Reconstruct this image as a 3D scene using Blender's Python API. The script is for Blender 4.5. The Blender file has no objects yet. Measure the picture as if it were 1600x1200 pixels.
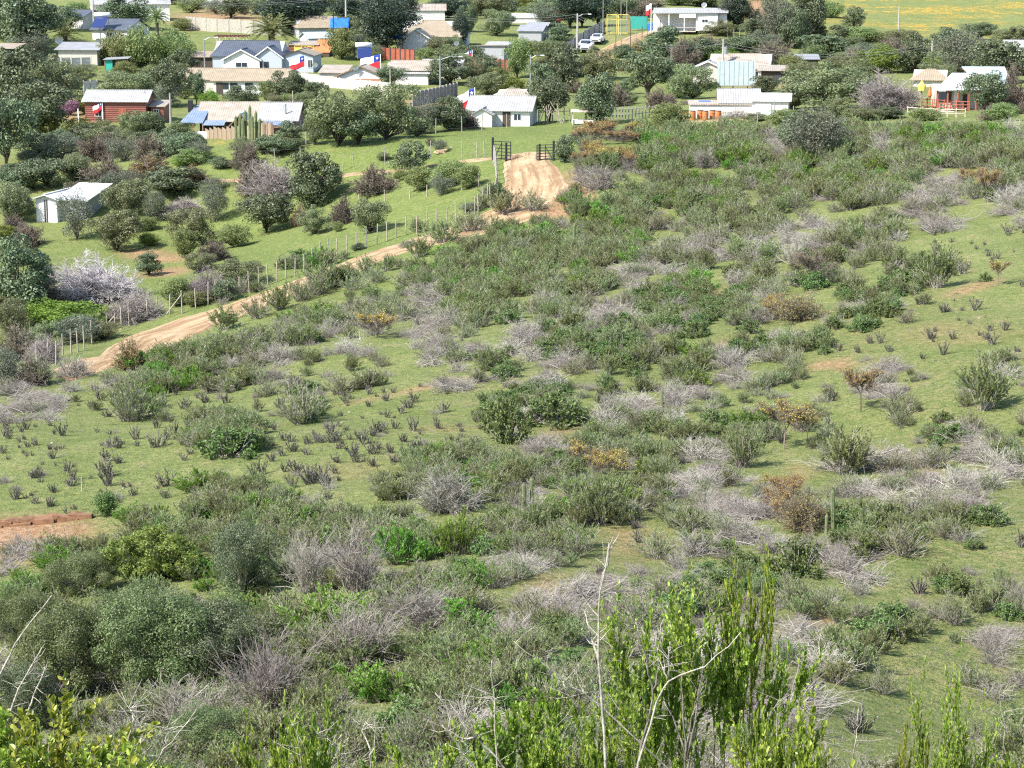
import bpy, math, random
import numpy as np
from mathutils import Vector, Matrix
S = bpy.context.scene
COL = S.collection
R = math.radians
# ------------------------------------------------------------ camera, sky, sun
F = 3400.0; CZ = 30.0; PITCH = R(12)
cam = bpy.data.cameras.new('camera'); co = bpy.data.objects.new('camera', cam); COL.objects.link(co)
cam.sensor_width = 36; cam.lens = 36 * F / 1600; cam.clip_start = 0.5; cam.clip_end = 6000
co.location = (0, 0, CZ); co.rotation_euler = (R(90) - PITCH, 0, 0); S.camera = co
SUN_EL = R(45); SUN_AZ = R(235)            # azimuth of the sun, clockwise from +Y
w = bpy.data.worlds.new('World'); S.world = w; w.use_nodes = True
nt = w.node_tree; bg = nt.nodes['Background']; sky = nt.nodes.new('ShaderNodeTexSky')
sky.sky_type = 'NISHITA'; sky.sun_disc = False; sky.sun_elevation = SUN_EL; sky.sun_rotation = SUN_AZ
nt.links.new(sky.outputs[0], bg.inputs[0]); bg.inputs[1].default_value = 0.14
sl = bpy.data.lights.new('sun', 'SUN'); sl.energy = 4.6; sl.angle = R(0.5); sl.color = (1, .95, .87)
so = bpy.data.objects.new('sun', sl); COL.objects.link(so)
sd = Vector((math.sin(SUN_AZ) * math.cos(SUN_EL), math.cos(SUN_AZ) * math.cos(SUN_EL), math.sin(SUN_EL)))
so.rotation_euler = sd.to_track_quat('Z', 'Y').to_euler(); so.location = (0, 0, 80)
S.view_settings.view_transform = 'Standard'; S.view_settings.look = 'None'
S.view_settings.exposure = 1.12; S.view_settings.gamma = 1
S.cycles.use_denoising = False; S.cycles.filter_width = 1.2; S.cycles.max_bounces = 5; S.cycles.transparent_max_bounces = 6
S.cycles.diffuse_bounces = 3; S.cycles.transmission_bounces = 3; S.cycles.glossy_bounces = 2

# ------------------------------------------------------------ terrain
def pray(px, py):
    x = (px - 800) / F; y = -(py - 600) / F
    return np.array([x, math.cos(PITCH) + y * math.sin(PITCH), -math.sin(PITCH) + y * math.cos(PITCH)])
def P(px, py, Y):
    d = pray(px, py); return np.array([0, 0, CZ]) + d * (Y / d[1])
def proj(p):
    x, y, z = p[0], p[1], p[2] - CZ
    fw = y * math.cos(PITCH) - z * math.sin(PITCH); up = y * math.sin(PITCH) + z * math.cos(PITCH)
    return 800 + F * x / fw, 600 - F * up / fw, fw
CT = [(800,1200,30),(400,1200,32),(0,1200,38),(1200,1200,32),(1600,1200,38),(800,1050,40),(1560,1150,41),(1200,1050,41),
(800,900,52),(1100,900,53),(450,950,52),(100,1000,52),(100,830,66),(600,700,75),(300,740,73),(50,700,80),(900,700,76),(1220,690,77),(1450,900,53),(1580,800,60),
(600,560,100),(50,580,108),(300,620,97),(1550,600,80),(1550,400,112),(1550,250,150),(800,440,128),(1150,450,116),(1000,300,158),(1250,300,150),
(800,245,172),(645,380,148),(435,460,138),(230,520,135),(100,340,185),(350,360,178),(550,330,172),(800,205,208),(500,235,190),(1000,205,205),(300,270,190),(0,440,150),
(380,212,235),(190,190,245),(850,190,230),(1150,180,225),(1480,170,215),(1300,205,195),(0,250,215),(380,147,290),(580,130,300),(1140,130,300),(1480,120,280),
(930,75,345),(1080,45,355),(100,20,430),(660,65,345),(1400,60,390),(1400,0,520),(1600,0,520),(0,60,330),(800,0,480),(0,0,480),(400,40,370),(1600,60,380),(200,100,320)]
cp = [tuple(P(*c)) for c in CT]
cp += [(x, 4, 28.2 - abs(x) * .03) for x in (-12, 0, 12)] + [(x, -15, 30) for x in (-30, 0, 30)] + [(x, 17, 20.6) for x in (-8, 0, 8)]
cp += [(x, 24, 19.0) for x in (-14, 0, 14)]
cp += [(-60, 20, 18), (60, 20, 23), (-80, 60, 12), (70, 60, 18), (110, 110, 22), (-110, 110, 6), (-140, 200, 5), (140, 200, 16), (-200, 400, 10), (220, 420, 12)]
cp += [(x, 760, 20) for x in (-300, 0, 300)] + [(x, 1100, 45) for x in (-500, 0, 500)] + [(x, 1700, 190) for x in (-700, 0, 700)] + [(-600, 300, 20), (600, 300, 40), (-500, -60, 20), (500, -60, 35)]
cp = np.array(cp); SC = 100.0
def _U(r): return np.where(r > 0, r * r * np.log(np.maximum(r, 1e-9)), 0)
_q = cp[:, :2] / SC; n = len(cp)
K = _U(np.linalg.norm(_q[:, None] - _q[None], axis=2)) + np.eye(n) * 0.0008
A = np.zeros((n + 3, n + 3)); A[:n, :n] = K; A[:n, n] = 1; A[:n, n + 1:] = _q; A[n, :n] = 1; A[n + 1:, :n] = _q.T
sol = np.linalg.solve(A, np.r_[cp[:, 2], 0, 0, 0])
def vnoise(x, y, s, seed):
    rg = np.random.RandomState(seed); T = rg.rand(128, 128)
    u = x / s + 500; v = y / s + 500; i = np.floor(u).astype(int); j = np.floor(v).astype(int); a = u - i; b = v - j
    a = a * a * (3 - 2 * a); b = b * b * (3 - 2 * b); g = lambda p, q: T[p % 128, q % 128]
    return (g(i, j) * (1 - a) + g(i + 1, j) * a) * (1 - b) + (g(i, j + 1) * (1 - a) + g(i + 1, j + 1) * a) * b - .5
_t = np.arange(-150, 151); gx = np.sign(_t) * (np.minimum(abs(_t), 90) * .8 + np.maximum(abs(_t) - 90, 0) ** 2 * .17)
_y1 = np.arange(-20, 240, .8); gy = np.r_[_y1, 240 + np.cumsum(1.0 + (np.arange(150) / 28.) ** 2.2 * 1.0)]
GX, GY = np.meshgrid(gx, gy)
_p = np.stack([GX.ravel(), GY.ravel()], 1) / SC; GZ = np.zeros(len(_p))
for k in range(n): GZ += sol[k] * _U(np.linalg.norm(_p - _q[k], axis=1))
GZ += sol[n] + _p @ sol[n + 1:]; GZ = GZ.reshape(GX.shape)
GZ += vnoise(GX, GY, 11, 1) * .55 + vnoise(GX, GY, 4.2, 2) * .28 + vnoise(GX, GY, 1.7, 3) * .10
def H(x, y):
    x = np.asarray(x, float); y = np.asarray(y, float)
    u = np.interp(x, gx, np.arange(len(gx))); v = np.interp(y, gy, np.arange(len(gy)))
    i = np.clip(u.astype(int), 0, len(gx) - 2); j = np.clip(v.astype(int), 0, len(gy) - 2); a = u - i; b = v - j
    return (GZ[j, i] * (1 - a) + GZ[j, i + 1] * a) * (1 - b) + (GZ[j + 1, i] * (1 - a) + GZ[j + 1, i + 1] * a) * b
_YS = np.concatenate([np.arange(22, 240, .25), np.arange(240, 900, .6)])
def G(px, py):
    """point of the ground seen at this direction"""
    d = pray(px, py); t = _YS / d[1]; X = d[0] * t; Z = CZ + d[2] * t; hh = H(X, _YS); k = np.argmax(Z < hh)
    if not (Z < hh).any(): k = len(_YS) - 1
    if k > 0:
        a = Z[k - 1] - hh[k - 1]; b = hh[k] - Z[k]; q = a / (a + b + 1e-9); Y = _YS[k - 1] + (_YS[k] - _YS[k - 1]) * q
    else: Y = _YS[0]
    X = d[0] * Y / d[1]; return Vector((X, Y, float(H(X, Y))))

# ------------------------------------------------------------ materials
MATS = {}
def newmat(name):
    m = bpy.data.materials.new(name); m.use_nodes = True; MATS[name] = m; return m, m.node_tree, m.node_tree.nodes['Principled BSDF']
def nd(nt, t, **k):
    o = nt.nodes.new(t)
    for a, b in k.items(): setattr(o, a, b)
    return o
def rgb(c): return (c[0], c[1], c[2], 1)
def noise(nt, scale, detail=4, vec=None, rough=.6):
    o = nd(nt, 'ShaderNodeTexNoise'); o.inputs['Scale'].default_value = scale; o.inputs['Detail'].default_value = detail; o.inputs['Roughness'].default_value = rough
    if vec: nt.links.new(vec, o.inputs['Vector'])
    return o
def ramp(nt, fac, stops):
    o = nd(nt, 'ShaderNodeValToRGB'); e = o.color_ramp.elements
    while len(e) < len(stops): e.new(.5)
    for i, (p, c) in enumerate(stops): e[i].position = p; e[i].color = rgb(c) if len(c) == 3 else c
    nt.links.new(fac, o.inputs[0]); return o
def mixc(nt, fac, a, b, mode='MIX'):
    o = nd(nt, 'ShaderNodeMix', data_type='RGBA', blend_type=mode)
    for s, v in ((0, fac), (6, a), (7, b)):
        if isinstance(v, (int, float)): o.inputs[s].default_value = v
        elif isinstance(v, tuple): o.inputs[s].default_value = rgb(v)
        else: nt.links.new(v, o.inputs[s])
    return o.outputs[2]
def math_(nt, op, a, b=None):
    o = nd(nt, 'ShaderNodeMath', operation=op)
    for i, v in enumerate((a, b)):
        if v is None: continue
        if isinstance(v, (int, float)): o.inputs[i].default_value = v
        else: nt.links.new(v, o.inputs[i])
    return o.outputs[0]
def leafmat(name, stops, rough=.5, transl=.3, var=.35, spec=.4):
    """stops: colours picked per leaf; var: brightness change per plant"""
    m, nt, b = newmat(name); g = nd(nt, 'ShaderNodeNewGeometry'); oi = nd(nt, 'ShaderNodeObjectInfo')
    c = ramp(nt, g.outputs['Random Per Island'], [(i / max(1, len(stops) - 1), s) for i, s in enumerate(stops)]).outputs[0]
    v = math_(nt, 'MULTIPLY_ADD', oi.outputs['Random'], var); nt.nodes[-1].inputs[2].default_value = 1 - var / 2
    hs = nd(nt, 'ShaderNodeHueSaturation'); nt.links.new(v, hs.inputs['Value']); nt.links.new(c, hs.inputs['Color'])
    h = math_(nt, 'MULTIPLY_ADD', oi.outputs['Random'], .06); nt.nodes[-1].inputs[2].default_value = .47; nt.links.new(h, hs.inputs['Hue'])
    nt.links.new(hs.outputs[0], b.inputs['Base Color']); b.inputs['Roughness'].default_value = rough; b.inputs['Specular IOR Level'].default_value = spec
    if transl:
        tr = nd(nt, 'ShaderNodeBsdfTranslucent'); nt.links.new(hs.outputs[0], tr.inputs[0]); mx = nd(nt, 'ShaderNodeMixShader'); mx.inputs[0].default_value = transl
        nt.links.new(b.outputs[0], mx.inputs[1]); nt.links.new(tr.outputs[0], mx.inputs[2]); nt.links.new(mx.outputs[0], nt.nodes['Material Output'].inputs[0])
    return m
def flat(name, c, rough=.7, var=.12, scale=3., bump=0, metal=0, spec=.3):
    """painted or weathered surface with uneven tone"""
    m, nt, b = newmat(name); tc = nd(nt, 'ShaderNodeTexCoord'); n1 = noise(nt, scale, 6, tc.outputs['Object'])
    lo = tuple(x * (1 - var * 1.6) for x in c); hi = tuple(min(1, x * (1 + var)) for x in c)
    nt.links.new(ramp(nt, n1.outputs[0], [(.3, lo), (.65, hi)]).outputs[0], b.inputs['Base Color'])
    b.inputs['Roughness'].default_value = rough; b.inputs['Metallic'].default_value = metal; b.inputs['Specular IOR Level'].default_value = spec
    if bump:
        n2 = noise(nt, scale * 8, 3, tc.outputs['Object']); bp = nd(nt, 'ShaderNodeBump'); bp.inputs['Strength'].default_value = bump; bp.inputs['Distance'].default_value = .02
        nt.links.new(n2.outputs[0], bp.inputs['Height']); nt.links.new(bp.outputs[0], b.inputs['Normal'])
    return m
def corr(name, c, c2=None, step=.25, axis='X', stain=.25, rough=.55, metal=0., depth=.03):
    """corrugated sheet or boards: ribs along one axis, stains"""
    m, nt, b = newmat(name); tc = nd(nt, 'ShaderNodeTexCoord'); wv = nd(nt, 'ShaderNodeTexWave', wave_type='BANDS', bands_direction=axis, wave_profile='SIN')
    wv.inputs['Scale'].default_value = 1 / step / 3.18; nt.links.new(tc.outputs['Object'], wv.inputs['Vector'])
    n1 = noise(nt, .9, 7, tc.outputs['Object'], .7); c2 = c2 or tuple(x * (1 - stain) for x in c)
    base = ramp(nt, n1.outputs[0], [(.35, c2), (.6, c)]).outputs[0]
    nt.links.new(mixc(nt, math_(nt, 'MULTIPLY', wv.outputs[1], .22), base, tuple(x * .45 for x in c)), b.inputs['Base Color'])
    bp = nd(nt, 'ShaderNodeBump'); bp.inputs['Strength'].default_value = .7; bp.inputs['Distance'].default_value = depth
    nt.links.new(wv.outputs[1], bp.inputs['Height']); nt.links.new(bp.outputs[0], b.inputs['Normal'])
    b.inputs['Roughness'].default_value = rough; b.inputs['Metallic'].default_value = metal
    return m

# ------------------------------------------------------------ mesh helpers
class MB:
    def __init__(s): s.v = []; s.f = []; s.m = []; s.k = 0
    def mat(s, k): s.k = k; return s
    def quadbox(s, c8):
        b = len(s.v); s.v += [tuple(p) for p in c8]
        for f in ((0,3,2,1),(4,5,6,7),(0,1,5,4),(1,2,6,5),(2,3,7,6),(3,0,4,7)): s.f.append(tuple(b + i for i in f)); s.m.append(s.k)
        return s
    def box(s, x0, x1, y0, y1, z0, z1):
        return s.quadbox([(x0,y0,z0),(x1,y0,z0),(x1,y1,z0),(x0,y1,z0),(x0,y0,z1),(x1,y0,z1),(x1,y1,z1),(x0,y1,z1)])
    def slab(s, q, t=.07):
        return s.quadbox([(p[0], p[1], p[2] - t) for p in q] + [tuple(p) for p in q])
    def poly(s, pts):
        b = len(s.v); s.v += [tuple(p) for p in pts]; s.f.append(tuple(range(b, b + len(pts)))); s.m.append(s.k); return s
    def prism(s, pts, d):
        """solid from a flat outline pushed along d"""
        b = len(s.v); k = len(pts); s.v += [tuple(p) for p in pts] + [(p[0] + d[0], p[1] + d[1], p[2] + d[2]) for p in pts]
        s.f.append(tuple(range(b + k - 1, b - 1, -1))); s.f.append(tuple(range(b + k, b + 2 * k))); s.m += [s.k] * 2
        for i in range(k): j = (i + 1) % k; s.f.append((b + i, b + j, b + k + j, b + k + i)); s.m.append(s.k)
        return s
    def tube(s, pts, rs, n=6, cap=True):
        pts = [Vector(p) for p in pts]; rs = rs if isinstance(rs, (list, tuple)) else [rs] * len(pts); b = len(s.v)
        for i, p in enumerate(pts):
            t = (pts[min(i + 1, len(pts) - 1)] - pts[max(i - 1, 0)]).normalized(); a = t.cross(Vector((0, .01, 1)) if abs(t.z) < .95 else Vector((0, 1, 0))).normalized(); c = t.cross(a)
            for k in range(n): q = 2 * math.pi * k / n; s.v.append(tuple(p + (a * math.cos(q) + c * math.sin(q)) * rs[i]))
        for i in range(len(pts) - 1):
            for k in range(n): j = (k + 1) % n; s.f.append((b + i * n + k, b + i * n + j, b + (i + 1) * n + j, b + (i + 1) * n + k)); s.m.append(s.k)
        if cap:
            s.f.append(tuple(b + k for k in range(n - 1, -1, -1))); e = b + (len(pts) - 1) * n; s.f.append(tuple(e + k for k in range(n))); s.m += [s.k] * 2
        return s
    def build(s, name, mats, parent=None, smooth=False):
        me = bpy.data.meshes.new(name); me.from_pydata(s.v, [], s.f); mats = mats if isinstance(mats, (list, tuple)) else [mats]
        for m in mats: me.materials.append(MATS[m])
        me.polygons.foreach_set('material_index', [min(k, len(mats) - 1) for k in s.m])
        if smooth: me.polygons.foreach_set('use_smooth', [True] * len(s.f))
        me.update(); o = bpy.data.objects.new(name, me); COL.objects.link(o)
        if parent: o.parent = parent
        return o
def quadmesh(name, v, q, mats, midx=None, smooth=False):
    v = np.asarray(v, np.float32); q = np.asarray(q, np.int32); me = bpy.data.meshes.new(name)
    me.vertices.add(len(v)); me.vertices.foreach_set('co', v.ravel()); me.loops.add(q.size); me.loops.foreach_set('vertex_index', q.ravel())
    me.polygons.add(len(q)); me.polygons.foreach_set('loop_start', np.arange(0, q.size, 4, dtype=np.int32)); me.polygons.foreach_set('loop_total', np.full(len(q), 4, np.int32))
    for m in mats: me.materials.append(MATS[m])
    if midx is not None: me.polygons.foreach_set('material_index', np.asarray(midx, np.int32))
    me.polygons.foreach_set('use_smooth', np.full(len(q), smooth)); me.update(calc_edges=True); me.validate(); return me
def link(name, me, parent=None):
    o = bpy.data.objects.new(name, me); COL.objects.link(o)
    if parent: o.parent = parent
    return o
def tag(o, label, cat, group=None):
    o['label'] = label; o['category'] = cat
    if group: o['group'] = group
    return o
def empty(name, loc, rz=0, label=None, cat=None, group=None):
    o = bpy.data.objects.new(name, None); COL.objects.link(o); o.location = loc; o.rotation_euler = (0, 0, rz); o.empty_display_size = .3
    if label: tag(o, label, cat, group)
    return o
LAND = []                                   # (phrase, px, py): things other labels can point at
AUTO = []                                   # (object, phrase, px, py): labels written at the end
def land(phrase, px, py): LAND.append((phrase, px, py))
# ------------------------------------------------------------ plant meshes
def nrm(a): return a / (np.linalg.norm(a, axis=-1, keepdims=True) + 1e-9)
def leaves(rg, p, d, L, W, up=.3):
    """one diamond leaf per point p, along d"""
    n = len(p); d = nrm(d); r = nrm(rg.normal(size=(n, 3)) + np.array([0, 0, up])); s = nrm(np.cross(d, r)); L = np.asarray(L).reshape(-1, 1); W = np.asarray(W).reshape(-1, 1)
    mid = p + d * L * .45
    v = np.stack([p, mid + s * W / 2, p + d * L, mid - s * W / 2], 1).reshape(-1, 3); q = np.arange(4 * n).reshape(n, 4); return v, q
def twigs(pts, rad):
    """three-sided tubes; pts (n,k,3), rad (n,k)"""
    n, k, _ = pts.shape; t = np.gradient(pts, axis=1); t = nrm(t); ref = np.where(np.abs(t[..., 2:3]) > .9, np.array([1., 0, 0]), np.array([0, 0, 1.])); a = nrm(np.cross(t, ref)); b = np.cross(t, a)
    v = np.stack([pts + (a * math.cos(q) + b * math.sin(q)) * rad[..., None] for q in (0, 2.094, 4.189)], 2).reshape(-1, 3)
    i = (np.arange(n)[:, None] * k + np.arange(k - 1)[None]).reshape(-1, 1) * 3; qs = []
    for c in range(3): e = (c + 1) % 3; qs.append(np.concatenate([i + c, i + e, i + 3 + e, i + 3 + c], 1))
    return v, np.concatenate(qs)
def paths(rg, base, d, L, k, bend=None, wig=.15):
    n = len(base); d = nrm(d); pts = [base]; cur = d.copy(); L = np.asarray(L).reshape(-1, 1)
    for i in range(k - 1):
        pts.append(pts[-1] + nrm(cur) * L / (k - 1)); cur = nrm(cur) + rg.normal(size=(n, 3)) * wig
        if bend is not None: cur = cur + np.asarray(bend) / (k - 1)
    return np.stack(pts, 1)
def onpath(rg, pts, n, a=.3, b=1.):
    k = pts.shape[1]; i = rg.randint(0, len(pts), n); t = (a + (b - a) * rg.rand(n)) * (k - 1.001); j = t.astype(int); f = (t - j)[:, None]
    p = pts[i, j] * (1 - f) + pts[i, np.minimum(j + 1, k - 1)] * f; d = nrm(pts[i, np.minimum(j + 1, k - 1)] - pts[i, j]); return p, d, t / (k - 1)
def cone(rg, n, amax, amin=0):
    z = np.cos(R(amin) + (R(amax) - R(amin)) * rg.rand(n) ** .7); f = rg.rand(n) * 2 * math.pi; s = np.sqrt(1 - z * z); return np.stack([s * np.cos(f), s * np.sin(f), z], 1)
def disk(rg, n, r): a = rg.rand(n) * 2 * math.pi; q = r * np.sqrt(rg.rand(n)); return np.stack([q * np.cos(a), q * np.sin(a), np.zeros(n) - .03], 1)
def taper(n, k, r0, r1): return np.repeat(np.linspace(r0, r1, k)[None], n, 0)
def tapr(rg, n, k, r0, r1): return taper(n, k, r0, r1) * (.55 + 1.1 * rg.rand(n, 1) ** 3)
def cat(parts):
    V = []; Q = []; o = 0
    for v, q in parts: V.append(v); Q.append(q + o); o += len(v)
    return np.concatenate(V), np.concatenate(Q)
def g_broom(seed, h=1., wd=.6, ns=40, nl=3000, L=.085, W=.027, ang=58, lean=0):
    rg = np.random.RandomState(seed); d = cone(rg, ns, ang) + np.array([lean, 0, 0]); ln = h * (.65 + .5 * rg.rand(ns)) * (.75 + .25 * d[:, 2])
    st = paths(rg, disk(rg, ns, wd * .25), d, ln, 5, (0, 0, .25), .12); p, t, _ = onpath(rg, st, ns * 5, .3)
    sb = paths(rg, p, t + nrm(rg.normal(size=(len(p), 3))) * .7 + np.array([0, 0, .3]), h * (.16 + .22 * rg.rand(len(p))), 3, (0, 0, .3), .1)
    stem = cat([twigs(st, taper(ns, 5, .012, .006)), twigs(sb, taper(len(sb), 3, .006, .004))])
    p, t, _ = onpath(rg, sb, nl, .1); p = p + rg.normal(size=p.shape) * .012; lf = leaves(rg, p, t + nrm(rg.normal(size=(nl, 3))) * .55, L * (.6 + .8 * rg.rand(nl)), W * (.7 + .6 * rg.rand(nl))); return stem, lf
def g_round(seed, h=.9, wd=1.1, nl=2600, L=.07, W=.05, nc=34):
    rg = np.random.RandomState(seed); d = cone(rg, nc, 80); ln = h * (.7 + .4 * rg.rand(nc)) * (1 + (wd / h / 2 - 1) * (1 - d[:, 2])) * .9
    st = paths(rg, disk(rg, nc, wd * .15), d, ln, 5, (0, 0, .2), .12); p, t, _ = onpath(rg, st, nc * 4, .5)
    sb = paths(rg, p, t + nrm(rg.normal(size=(len(p), 3))), h * (.1 + .18 * rg.rand(len(p))), 3, (0, 0, .2), .1)
    stem = cat([twigs(st, taper(nc, 5, .014, .007)), twigs(sb, taper(len(sb), 3, .006, .004))])
    p, t, _ = onpath(rg, sb, nl, .3); p = p + rg.normal(size=p.shape) * .035; lf = leaves(rg, p, rg.normal(size=(nl, 3)) + t * .8, L * (.6 + .7 * rg.rand(nl)), W * (.7 + .6 * rg.rand(nl)), .8); return stem, lf
def g_dead(seed, h=.9, wd=1., ns=46, sub=7, ang=75, droop=-.5, r=.011, lean=(0, 0), tips=2):
    rg = np.random.RandomState(seed); d = cone(rg, ns, ang) + np.array([lean[0], lean[1], 0]); ln = h * (.6 + .8 * rg.rand(ns))
    st = paths(rg, disk(rg, ns, wd * .3), d, ln, 6, (0, 0, droop), .18); p, t, _ = onpath(rg, st, ns * sub, .2)
    sb = paths(rg, p, t + nrm(rg.normal(size=(len(p), 3))) * .8, h * (.15 + .35 * rg.rand(len(p))), 4, (0, 0, droop * .3), .2)
    out = [twigs(st, tapr(rg, ns, 6, r * 1.2, r * .5)), twigs(sb, tapr(rg, len(sb), 4, r * .55, r * .32))]; ex = paths(rg, disk(rg, 5, wd * .3), cone(rg, 5, 75, 20), h * (1. + .7 * rg.rand(5)), 8, (0, 0, droop * .6), .16); out.append(twigs(ex, taper(5, 8, r * 1.7, r * .5)))
    if tips: p, t, _ = onpath(rg, sb, ns * sub * tips, .3); tb = paths(rg, p, t + nrm(rg.normal(size=(len(p), 3))) * .8, h * (.06 + .14 * rg.rand(len(p))), 3, None, .2); out.append(twigs(tb, taper(len(tb), 3, r * .38, r * .3)))
    return cat(out), None
def g_pile(seed, Lx=1.7, wd=1.1, ht=.4, ns=120, r=.011):
    """fallen brush: long stems lying one way over a low heap"""
    rg = np.random.RandomState(seed); b = np.stack([rg.normal(size=ns) * Lx * .25, rg.normal(size=ns) * wd * .3, np.abs(rg.normal(size=ns)) * ht * .5], 1)
    a = rg.normal(size=ns) * .6; d = np.stack([np.cos(a), np.sin(a), .25 * rg.normal(size=ns) + .28], 1) * np.where(rg.rand(ns) < .75, 1, -1)[:, None]; d[:, 2] = np.abs(d[:, 2])
    st = paths(rg, b, d, Lx * (.25 + .5 * rg.rand(ns)), 6, (0, 0, -.55), .16); st[..., 2] = np.maximum(st[..., 2], .0)
    p, t, _ = onpath(rg, st, ns * 5, .1); sb = paths(rg, p, t + nrm(rg.normal(size=(len(p), 3))) * .7, .12 + .35 * rg.rand(len(p)), 4, (0, 0, -.2), .2); sb[..., 2] = np.maximum(sb[..., 2], .0)
    ex = paths(rg, np.stack([rg.normal(size=7) * Lx * .2, rg.normal(size=7) * wd * .3, .05 + ht * .6 * rg.rand(7)], 1), np.stack([rg.normal(size=7), rg.normal(size=7) * .6, .1 + .4 * rg.rand(7)], 1), Lx * (.5 + .5 * rg.rand(7)), 9, (0, 0, -.4), .16); ex[..., 2] = np.maximum(ex[..., 2], .0)
    return cat([twigs(ex, taper(7, 9, r * 1.8, r * .6)), twigs(st, tapr(rg, ns, 6, r, r * .5)), twigs(sb, tapr(rg, len(sb), 4, r * .5, r * .3))]), None
def g_stub(seed, h=.42, ns=16, nl=260):
    """regrowing bush: a few stout upright stalks with scruffy tips"""
    rg = np.random.RandomState(seed); d = cone(rg, ns, 48); st = paths(rg, disk(rg, ns, .1), d, h * (.55 + .6 * rg.rand(ns)), 5, (0, 0, .35), .1)
    p, t, _ = onpath(rg, st, ns * 5, .3); sb = paths(rg, p, t + nrm(rg.normal(size=(len(p), 3))) * .7, h * (.1 + .16 * rg.rand(len(p))), 3, (0, 0, .2), .1)
    p, t, _ = onpath(rg, st, nl, .35); lf = leaves(rg, p, t + nrm(rg.normal(size=(nl, 3))) * .7, .03 + .035 * rg.rand(nl), .014 + .014 * rg.rand(nl))
    return cat([twigs(st, taper(ns, 5, .014, .009)), twigs(sb, taper(len(sb), 3, .007, .005))]), lf
def g_dome(seed, h=2., wd=3., ns=70, sub=9, tips=3, r=.03, leafn=0, L=.1, W=.06, gap=.3):
    """rounded crown of fine twigs right down to the ground"""
    rg = np.random.RandomState(seed); d = cone(rg, ns, 84); e = 1 / np.sqrt((d[:, 2] / h) ** 2 + (1 - d[:, 2] ** 2) / (wd / 2) ** 2); lump = 1 + .15 * np.sin(3 * np.arctan2(d[:, 1], d[:, 0]) + seed)
    st = paths(rg, disk(rg, ns, wd * .06), d + np.array([0, 0, .15]), e * lump * (.62 + .3 * rg.rand(ns)), 6, None, .12); n2 = ns * sub; p, t, _ = onpath(rg, st, n2, .35); sb = paths(rg, p, t + nrm(rg.normal(size=(n2, 3))) * .9, h * (.10 + .16 * rg.rand(n2)), 4, None, .2); n3 = n2 * tips; p, t, _ = onpath(rg, sb, n3, .3); tb = paths(rg, p, t + nrm(rg.normal(size=(n3, 3))) * .9, h * (.04 + .09 * rg.rand(n3)), 3, None, .2)
    stem = cat([twigs(st, taper(ns, 6, r, r * .35)), twigs(sb, taper(n2, 4, r * .3, r * .16)), twigs(tb, taper(n3, 3, r * .2, r * .13))])
    if not leafn: return stem, None
    p, t, _ = onpath(rg, tb, leafn, .2); return stem, leaves(rg, p, rg.normal(size=p.shape) + np.array([0, 0, .5]), L * (.6 + .8 * rg.rand(leafn)), W * (.6 + .8 * rg.rand(leafn)), .6)
def g_tree(seed, h=5., wd=5., trunk=1.2, nc=75, nl=9000, L=.2, W=.12, clump=.2, flat_=1., droop=0., top=1., lo=0.):
    """trunk with limbs, crown of leaf clumps; unit metres"""
    rg = np.random.RandomState(seed); ch = (h - trunk * .75); cz = trunk * .75 + ch * .5
    d = nrm(rg.normal(size=(nc, 3))); rr = .35 + .65 * rg.rand(nc) ** .5 + .16 * (rg.rand(nc) < .2); lump = 1 + .3 * np.sin(3 * np.arctan2(d[:, 1], d[:, 0]) + rg.rand() * 6) * rg.rand(nc)
    c = d * rr[:, None] * lump[:, None] * np.array([wd / 2 * (1 - clump * .8), wd / 2 * (1 - clump * .8), ch / 2 * (1 - clump * .7)]); c[:, 2] = np.where(c[:, 2] < 0, c[:, 2] * (1 - lo), c[:, 2]) + cz
    cr = clump * wd * (.45 + .5 * rg.rand(nc)); i = rg.randint(0, nc, nl); u = nrm(rg.normal(size=(nl, 3)) + np.array([0, 0, .25])); rad = cr[i] * (.55 + .5 * rg.rand(nl) ** .5)
    p = c[i] + u * rad[:, None] * np.array([1, 1, .8 * flat_]); dirn = nrm(np.cross(u, rg.normal(size=(nl, 3)))) + u * .35 + np.array([0, 0, -droop]); dn = nrm(dirn); s = nrm(np.cross(dn, u + rg.normal(size=(nl, 3)) * .35))
    LL = (L * (.6 + .8 * rg.rand(nl)))[:, None]; WW = (W * (.6 + .8 * rg.rand(nl)))[:, None]; mid = p + dn * LL * .5
    lf = (np.stack([p, mid + s * WW / 2, p + dn * LL, mid - s * WW / 2], 1).reshape(-1, 3), np.arange(4 * nl).reshape(nl, 4))
    nt_ = min(nc, 26); tgt = c[:nt_]; base = np.repeat(np.array([[0, 0, trunk * .8]]), nt_, 0) * (.6 + .6 * rg.rand(nt_, 1)); tt = np.linspace(0, 1, 5)[None, :, None]
    limb = base[:, None] * (1 - tt) + tgt[:, None] * tt; limb += rg.normal(size=limb.shape) * wd * .015; limb[:, 0] = base
    tr = paths(rg, np.array([[0, 0, -.3], [wd * .02, 0, -.3]]), np.array([[.12, .05, 1.], [-.15, .1, 1]]), np.array([trunk * 1.5 + .3] * 2), 6, None, .08)
    rt = wd * .028; return cat([twigs(limb, taper(nt_, 5, rt * .5, rt * .15)), twigs(tr, taper(2, 6, rt, rt * .55))]), lf
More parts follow.
